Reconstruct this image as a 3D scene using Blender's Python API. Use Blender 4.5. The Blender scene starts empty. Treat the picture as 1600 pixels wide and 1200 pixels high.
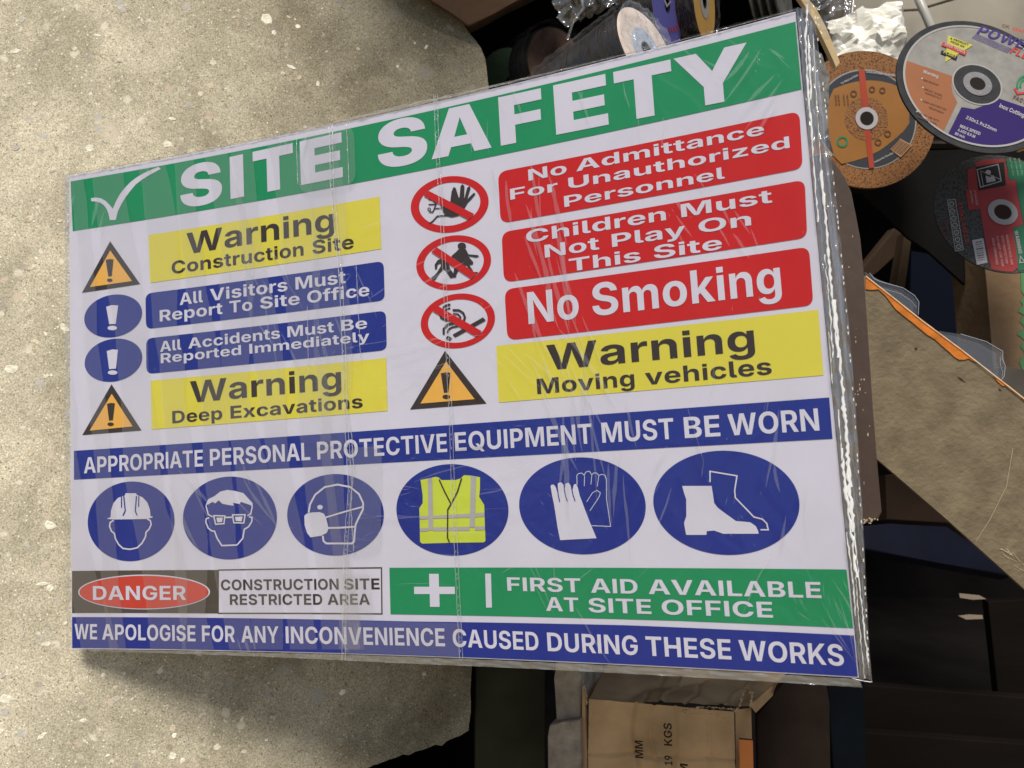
import bpy, bmesh, math, random
from mathutils import Vector, Matrix, noise
from mathutils.geometry import tessellate_polygon, delaunay_2d_cdt
R_ = math.radians
SC = bpy.context.scene
COL = SC.collection

# ------------------------------------------------------------------ camera, world, sun
F = 1206.15                      # focal length in photo pixels (photo 1600 px wide)
PITCH = R_(6.0)
CAM = Vector((0.0, 0.0, 1.15))
RT = Vector((1, 0, 0)); FW = Vector((0, math.cos(PITCH), -math.sin(PITCH))); UP = Vector((0, math.sin(PITCH), math.cos(PITCH)))
cd = bpy.data.cameras.new('camera'); cam = bpy.data.objects.new('camera', cd); COL.objects.link(cam)
cam.location = CAM; cam.rotation_euler = (math.pi / 2 - PITCH, 0, 0)
cd.sensor_width = 36.0; cd.lens = F / 1600 * 36.0; cd.clip_start = 0.02; cd.clip_end = 400
cd.dof.use_dof = True; cd.dof.focus_distance = 0.86; cd.dof.aperture_fstop = 9.0
SC.camera = cam

def c2w(x, y, z):                # camera coordinates (x right, y down, z forward) to world point
    return CAM + RT * x - UP * y + FW * z
def c2d(x, y, z):                # the same for a direction
    return RT * x - UP * y + FW * z
def at(px, py, z):               # photo pixel at a depth in metres
    return c2w((px - 800) / F * z, (py - 600) / F * z, z)

SUN_DIR = Vector((-0.11, -0.43, 0.90)).normalized()
w = bpy.data.worlds.new('World'); SC.world = w; w.use_nodes = True
nt = w.node_tree; bg = nt.nodes['Background']
sky = nt.nodes.new('ShaderNodeTexSky'); sky.sky_type = 'NISHITA'; sky.sun_disc = False
sky.sun_elevation = math.asin(SUN_DIR.z); sky.sun_rotation = math.atan2(SUN_DIR.x, SUN_DIR.y)
sky.air_density = 1.2; sky.dust_density = 2.0; sky.ozone_density = 1.0
nt.links.new(sky.outputs[0], bg.inputs[0]); bg.inputs[1].default_value = 0.078
sd = bpy.data.lights.new('sun', 'SUN'); sd.energy = 4.3; sd.angle = R_(20); sd.color = (1.0, 0.94, 0.84)
so = bpy.data.objects.new('sun', sd); COL.objects.link(so); so.location = (-2, -2, 4)
so.rotation_euler = SUN_DIR.to_track_quat('Z', 'Y').to_euler()
SC.view_settings.view_transform = 'Standard'; SC.view_settings.look = 'None'
SC.view_settings.exposure = 0.0; SC.view_settings.gamma = 1.0
SC.cycles.max_bounces = 10; SC.cycles.transparent_max_bounces = 24

# ------------------------------------------------------------------ helpers
def mat(name, col, rough=0.6, var=0.0, vscale=20.0, bump=0.0, bscale=60.0, metal=0.0, spec=None, detail=6.0, col2=None, stretch=None, coat=0.0):
    m = bpy.data.materials.new(name); m.use_nodes = True
    n = m.node_tree.nodes; l = m.node_tree.links; p = n['Principled BSDF']
    p.inputs['Base Color'].default_value = (*col, 1); p.inputs['Roughness'].default_value = rough
    if spec is None: spec = 0.08 if max(col) < 0.12 else 0.25
    p.inputs['Metallic'].default_value = metal; p.inputs['Specular IOR Level'].default_value = spec
    p.inputs['Coat Weight'].default_value = coat
    tc = n.new('ShaderNodeTexCoord'); src = tc.outputs['Object']
    if stretch:
        mp = n.new('ShaderNodeMapping'); mp.inputs['Scale'].default_value = stretch
        l.new(src, mp.inputs[0]); src = mp.outputs[0]
    if var or col2:
        t = n.new('ShaderNodeTexNoise'); t.inputs['Scale'].default_value = vscale; t.inputs['Detail'].default_value = detail
        l.new(src, t.inputs[0])
        r = n.new('ShaderNodeValToRGB'); r.color_ramp.elements[0].position = 0.3; r.color_ramp.elements[1].position = 0.7
        a = col; b = col2 or col
        r.color_ramp.elements[0].color = (*[c * (1 - var) for c in a], 1)
        r.color_ramp.elements[1].color = (*[min(1, c * (1 + var)) for c in b], 1)
        l.new(t.outputs[0], r.inputs[0]); l.new(r.outputs[0], p.inputs['Base Color'])
    if bump:
        t = n.new('ShaderNodeTexNoise'); t.inputs['Scale'].default_value = bscale; t.inputs['Detail'].default_value = 5
        l.new(src, t.inputs[0]); b = n.new('ShaderNodeBump'); b.inputs['Strength'].default_value = bump; b.inputs['Distance'].default_value = 0.004
        l.new(t.outputs[0], b.inputs['Height']); l.new(b.outputs[0], p.inputs['Normal'])
    return m

def film_mat(name, gloss=1.0, haze=0.04, rough=0.08, bump=0.3, bscale=140.0, tint=(1, 1, 1), stretch=None, ior=1.5, fac=None, hazecol=(0.8, 0.8, 0.82), hvar=False):
    """thin clear plastic: see-through, fresnel reflection and a little milky scatter"""
    m = bpy.data.materials.new(name); m.use_nodes = True
    n = m.node_tree.nodes; l = m.node_tree.links; n.clear()
    out = n.new('ShaderNodeOutputMaterial')
    tr = n.new('ShaderNodeBsdfTransparent'); tr.inputs[0].default_value = (*tint, 1)
    df = n.new('ShaderNodeBsdfDiffuse'); df.inputs[0].default_value = (*hazecol, 1)
    gl = n.new('ShaderNodeBsdfGlossy'); gl.inputs['Roughness'].default_value = rough
    m1 = n.new('ShaderNodeMixShader'); m1.inputs[0].default_value = haze
    l.new(tr.outputs[0], m1.inputs[1]); l.new(df.outputs[0], m1.inputs[2])
    m2 = n.new('ShaderNodeMixShader'); l.new(m1.outputs[0], m2.inputs[1]); l.new(gl.outputs[0], m2.inputs[2])
    tc = n.new('ShaderNodeTexCoord'); mp = n.new('ShaderNodeMapping'); l.new(tc.outputs['Object'], mp.inputs[0])
    if stretch: mp.inputs['Scale'].default_value = stretch
    t = n.new('ShaderNodeTexNoise'); t.inputs['Scale'].default_value = bscale; t.inputs['Detail'].default_value = 4
    l.new(mp.outputs[0], t.inputs[0])
    b = n.new('ShaderNodeBump'); b.inputs['Strength'].default_value = bump; b.inputs['Distance'].default_value = 0.002
    l.new(t.outputs[0], b.inputs['Height']); l.new(b.outputs[0], gl.inputs['Normal'])
    if hvar:
        t2 = n.new('ShaderNodeTexNoise'); t2.inputs['Scale'].default_value = 9; t2.inputs['Detail'].default_value = 3; t2.inputs['Distortion'].default_value = 1.2
        l.new(mp.outputs[0], t2.inputs[0])
        mr = n.new('ShaderNodeMapRange'); mr.inputs[1].default_value = 0.42; mr.inputs[2].default_value = 0.75; mr.inputs[3].default_value = haze * 0.35; mr.inputs[4].default_value = haze * 2.4
        l.new(t2.outputs[0], mr.inputs[0]); l.new(mr.outputs[0], m1.inputs[0])
    if fac is None:
        lw = n.new('ShaderNodeLayerWeight'); pw = n.new('ShaderNodeMath'); pw.operation = 'POWER'; pw.inputs[1].default_value = 5.0   # Schlick
        l.new(lw.outputs['Facing'], pw.inputs[0]); lw.inputs[0].default_value = 0.5; l.new(b.outputs[0], lw.inputs['Normal'])
        f0 = ((ior - 1) / (ior + 1)) ** 2
        mu = n.new('ShaderNodeMath'); mu.operation = 'MULTIPLY_ADD'; mu.inputs[1].default_value = gloss * (1 - f0); mu.inputs[2].default_value = gloss * f0; mu.use_clamp = True
        l.new(pw.outputs[0], mu.inputs[0]); l.new(mu.outputs[0], m2.inputs[0])
    else:
        m2.inputs[0].default_value = fac
    l.new(m2.outputs[0], out.inputs[0])
    return m

def tag(o, label=None, cat=None, group=None, kind=None):
    if label: o['label'] = label
    if cat: o['category'] = cat
    if group: o['group'] = group
    if kind: o['kind'] = kind
    return o
def thing(name, loc, label, cat, group=None):
    o = bpy.data.objects.new(name, None); COL.objects.link(o); o.location = loc; o.empty_display_size = 0.05
    return tag(o, label, cat, group)
def wloc(o):
    v = Vector((0, 0, 0))
    while o: v = v + o.location; o = o.parent
    return v
def obj(name, verts, faces, m, parent=None, smooth=False, mats=None, fm=None):
    base = wloc(parent) if parent else Vector((0, 0, 0))
    me = bpy.data.meshes.new(name)
    me.from_pydata([tuple(Vector(v) - base) for v in verts], [], faces)
    for x in (mats or [m]): me.materials.append(x)
    if fm: me.polygons.foreach_set('material_index', fm)
    if smooth: me.polygons.foreach_set('use_smooth', [True] * len(faces))
    me.update()
    o = bpy.data.objects.new(name, me); COL.objects.link(o)
    if parent: o.parent = parent
    return o

class Surf:
    """a gently curved or flat sheet standing in the scene: O corner, X along, Y down, N towards the viewer (camera-frame vectors)"""
    def __init__(s, O, X, Y, N, W=1.0, sag=0.0):
        s.o = Vector(O); s.x = Vector(X).normalized(); s.y = Vector(Y).normalized(); s.n = Vector(N).normalized(); s.W = W; s.sag = sag
    def dip(s, u):
        t = u / s.W
        return 4 * s.sag * t * (1 - t)
    def pt(s, u, v, h=0.0):
        p = s.o + s.x * u + s.y * v + s.n * (h - s.dip(u))
        return c2w(p.x, p.y, p.z)
    def uv(s, px, py):
        d = Vector(((px - 800) / F, (py - 600) / F, 1.0)); off = 0.0
        for _ in range(6):
            q = s.o - s.n * off
            t = (q.dot(s.n)) / d.dot(s.n); r = d * t - s.o
            u = r.dot(s.x); v = r.dot(s.y)
            if not s.sag: break
            off = s.dip(u)
        return (u, v)
def flat(px, py, z, n=(0, 0, -1), roll=0.0):
    """flat sheet through a pixel at a depth, with its own origin there"""
    N = Vector(n).normalized(); X = Vector((1, 0, 0)); X = (X - N * X.dot(N)).normalized(); Y = X.cross(N) * 1.0
    if Y.y < 0: Y = -Y
    if roll:
        c, s_ = math.cos(roll), math.sin(roll); X, Y = X * c + Y * s_, Y * c - X * s_
    return Surf(((px - 800) / F * z, (py - 600) / F * z, z), X, Y, N)

def dedupe(loop):
    o = []
    for p in loop:
        if not o or (abs(o[-1][0] - p[0]) + abs(o[-1][1] - p[1])) > 1e-7: o.append(p)
    if len(o) > 1 and abs(o[0][0] - o[-1][0]) + abs(o[0][1] - o[-1][1]) < 1e-7: o.pop()
    return o
class Art:
    """flat print on a Surf: regions given in photo pixels, kept as loops on the sheet"""
    def __init__(s, surf): s.s = surf; s.regions = []; s.tri = []
    def loops(s, ls):
        c = s.s.sag > 0
        s.regions.append([dedupe([(min(max(q[0], 0.0012), 0.8992), min(max(q[1], 0.001), 0.6056)) if c else q for q in [s.s.uv(*p) for p in l]]) for l in ls]); return s
    def poly(s, pts): return s.loops([pts])
    def uvloops(s, ls): s.regions.append([dedupe(l) for l in ls]); return s
    def text(s, *a, **k):
        for vs, ts in textpx(*a, **k): s.tri.append(([s.s.uv(*p) for p in vs], ts))
        return s
    def stroke(s, pts, w, closed=False): return s.loops(strokepx(pts, w, closed))
    def build(s, name, m, parent, h, cut=0.0):
        V = []; Fc = []
        for ls in s.regions:
            b = len(V); fl = [p for l in ls for p in l]
            V += fl
            for t in tessellate_polygon([[Vector((p[0], p[1], 0)) for p in l] for l in ls]): Fc.append([b + i for i in t])
        for vs, ts in s.tri:
            b = len(V); V += vs; Fc += [[b + i for i in t] for t in ts]
        if cut:
            bm = bmesh.new(); vs = [bm.verts.new((p[0], p[1], 0)) for p in V]
            for f_ in Fc:
                try: bm.faces.new([vs[i] for i in f_])
                except ValueError: pass
            u0 = min(p[0] for p in V); u1 = max(p[0] for p in V)
            u = math.floor(u0 / cut) * cut + cut
            while u < u1:
                bmesh.ops.bisect_plane(bm, geom=bm.verts[:] + bm.edges[:] + bm.faces[:], plane_co=(u, 0, 0), plane_no=(1, 0, 0)); u += cut
            bm.verts.index_update(); V = [(v.co.x, v.co.y) for v in bm.verts]; Fc = [[v.index for v in f_.verts] for f_ in bm.faces]; bm.free()
        return obj(name, [s.s.pt(p[0], p[1], h) for p in V], Fc, m, parent)

def strokepx(pts, w, closed=False):
    n = len(pts); L = []; Rr = []
    ws = w if isinstance(w, (list, tuple)) else [w] * n
    for i in range(n):
        a = pts[i - 1] if (i > 0 or closed) else pts[i]; b = pts[i]; c = pts[(i + 1) % n] if (i < n - 1 or closed) else pts[i]
        d1 = Vector((b[0] - a[0], b[1] - a[1])); d2 = Vector((c[0] - b[0], c[1] - b[1]))
        if d1.length < 1e-9: d1 = d2
        if d2.length < 1e-9: d2 = d1
        d1.normalize(); d2.normalize(); t = d1 + d2
        if t.length < 1e-6: t = d1
        t.normalize(); nrm = Vector((-t.y, t.x)); k = ws[i] / 2 / max(0.45, nrm.dot(Vector((-d1.y, d1.x))))
        L.append((b[0] + nrm.x * k, b[1] + nrm.y * k)); Rr.append((b[0] - nrm.x * k, b[1] - nrm.y * k))
    if closed: return [L, Rr[::-1]]
    return [L + Rr[::-1]]
def ellpx(l, r, h, n=64, shr=0.0):
    """ellipse from its left and right ends and half height"""
    cx, cy = (l[0] + r[0]) / 2, (l[1] + r[1]) / 2; ax, ay = (r[0] - l[0]) / 2, (r[1] - l[1]) / 2
    k = 1 - shr / math.hypot(ax, ay); h = h - shr
    ux = (38 - cx) / (12652 + cy)
    return [(cx + ax * k * math.cos(t) + ux * h * math.sin(t), cy + ay * k * math.cos(t) - h * math.sin(t)) for t in [2 * math.pi * i / n for i in range(n)]]
def rrect(tl, tr, br, bl, r, n=6):
    P = [Vector(tl), Vector(tr), Vector(br), Vector(bl)]; o = []
    for i in range(4):
        a, b, c = P[i - 1], P[i], P[(i + 1) % 4]; p = b + (a - b).normalized() * r; q = b + (c - b).normalized() * r
        for k in range(n + 1):
            t = k / n; m_ = p * (1 - t) ** 2 + b * 2 * t * (1 - t) + q * t * t
            # rounder than a parabola
            o.append((m_.x, m_.y))
    return o
def zz(pts, x0, y0, s): return [(x0 + p[0] / s, y0 + p[1] / s) for p in pts]

def loadfont(t):
    d = {}
    for ln in t.strip().split('\n'):
        ch, rest = ln[0], ln[2:]; parts = rest.split('|')
        d[ch] = (float(parts[0]), [[tuple(float(q) for q in p.split(',')) for p in c.split(' ')] for c in parts[1:] if c])
    return d
_GL = {}
def glyph_tris(font, ch):
    """solid triangles of a glyph: overlapping contours count as one (non-zero winding)"""
    key = (id(font), ch)
    if key in _GL: return _GL[key]
    cs = font[ch][1]; pts = []; ed = []
    for c in cs:
        b = len(pts); pts += [Vector(p) for p in c]; ed += [(b + i, b + (i + 1) % len(c)) for i in range(len(c))]
    vo, _e, fo, _a, _b, _c = delaunay_2d_cdt(pts, ed, [], 0, 1e-4)
    T_ = []
    for f in fo:
        cx = sum(vo[i].x for i in f) / 3; cy = sum(vo[i].y for i in f) / 3; wn = 0
        for c in cs:
            for i in range(len(c)):
                a, b = c[i - 1], c[i]
                if (a[1] > cy) != (b[1] > cy) and cx < (b[0] - a[0]) * (cy - a[1]) / (b[1] - a[1]) + a[0]: wn += 1 if b[1] > a[1] else -1
        if wn: T_.append(list(f))
    _GL[key] = ([(v.x, v.y) for v in vo], T_); return _GL[key]
def textpx(words, p0, p1, h0, h1=None, font=None, perp=False, slant=0.0, track=0.0):
    """words: a string (fitted from p0 to p1) or [(word, x0, x1), ...] along the baseline p0-p1 by pixel x.
       gives regions (outer + holes) in photo pixels"""
    font = font or FB; h1 = h1 if h1 is not None else h0
    dx, dy = p1[0] - p0[0], p1[1] - p0[1]; L = math.hypot(dx, dy)
    if isinstance(words, str): words = [(words, None, None)]
    out = []
    for wd, x0, x1 in words:
        a = 0.0 if x0 is None else (x0 - p0[0]) / dx; b = 1.0 if x1 is None else (x1 - p0[0]) / dx
        pen = 0.0; gl = []; gs = []
        for ch in wd:
            if ch == ' ': pen += 300 + track; continue
            adv, cs = font[ch]; gl.append((pen, cs)); gs.append((pen, ch)); pen += adv + track
        xs = [p[0] + o for o, cs in gl for c in cs for p in c]; g0, g1 = min(xs), max(xs)
        for o, ch in gs:
            vs, ts = glyph_tris(font, ch); q = []
            for gx, gy in vs:
                t = a + (b - a) * (gx + o + slant * gy - g0) / (g1 - g0)
                bx, by = p0[0] + dx * t, p0[1] + dy * t; hh = (h0 + (h1 - h0) * t) * gy / 728.0
                if perp: ux, uy = dy / L, -dx / L
                else: ux, uy = (38 - bx) / (12652 + by), -1.0
                q.append((bx + ux * hh, by + uy * hh))
            out.append((q, ts))
    return out

def slab(name, surf, pts, thick, m, parent=None, h=0.0, bevel=0.0, px=True, segs=2, mats=None):
    """solid board: outline (photo pixels on the sheet, or sheet metres) extruded away from the viewer"""
    lp = dedupe([surf.uv(*p) for p in pts] if px else pts)
    bm = bmesh.new(); a = [bm.verts.new(surf.pt(u, v, h)) for u, v in lp]; b = [bm.verts.new(surf.pt(u, v, h - thick)) for u, v in lp]
    f1 = bm.faces.new(a); bm.faces.new(b[::-1]); n = len(lp)
    for i in range(n): bm.faces.new((a[i], b[i], b[(i + 1) % n], a[(i + 1) % n]))
    if bevel: bmesh.ops.bevel(bm, geom=list(f1.edges), offset=bevel, segments=segs, affect='EDGES', profile=0.5)
    bmesh.ops.recalc_face_normals(bm, faces=bm.faces)
    bmesh.ops.triangulate(bm, faces=[f for f in bm.faces if len(f.verts) > 4])
    bm.verts.index_update()
    V = [v.co.copy() for v in bm.verts]; Fc = [[v.index for v in f.verts] for f in bm.faces]; bm.free()
    return obj(name, V, Fc, m, parent)
def grid(name, fn, nu, nv, m, parent=None, smooth=True):
    V = [fn(i / nu, j / nv) for j in range(nv + 1) for i in range(nu + 1)]
    Fc = [(j * (nu + 1) + i, j * (nu + 1) + i + 1, (j + 1) * (nu + 1) + i + 1, (j + 1) * (nu + 1) + i) for j in range(nv) for i in range(nu)]
    return obj(name, V, Fc, m, parent, smooth)
def nz(x, y, z=0.0): return noise.noise(Vector((x, y, z)))
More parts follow.
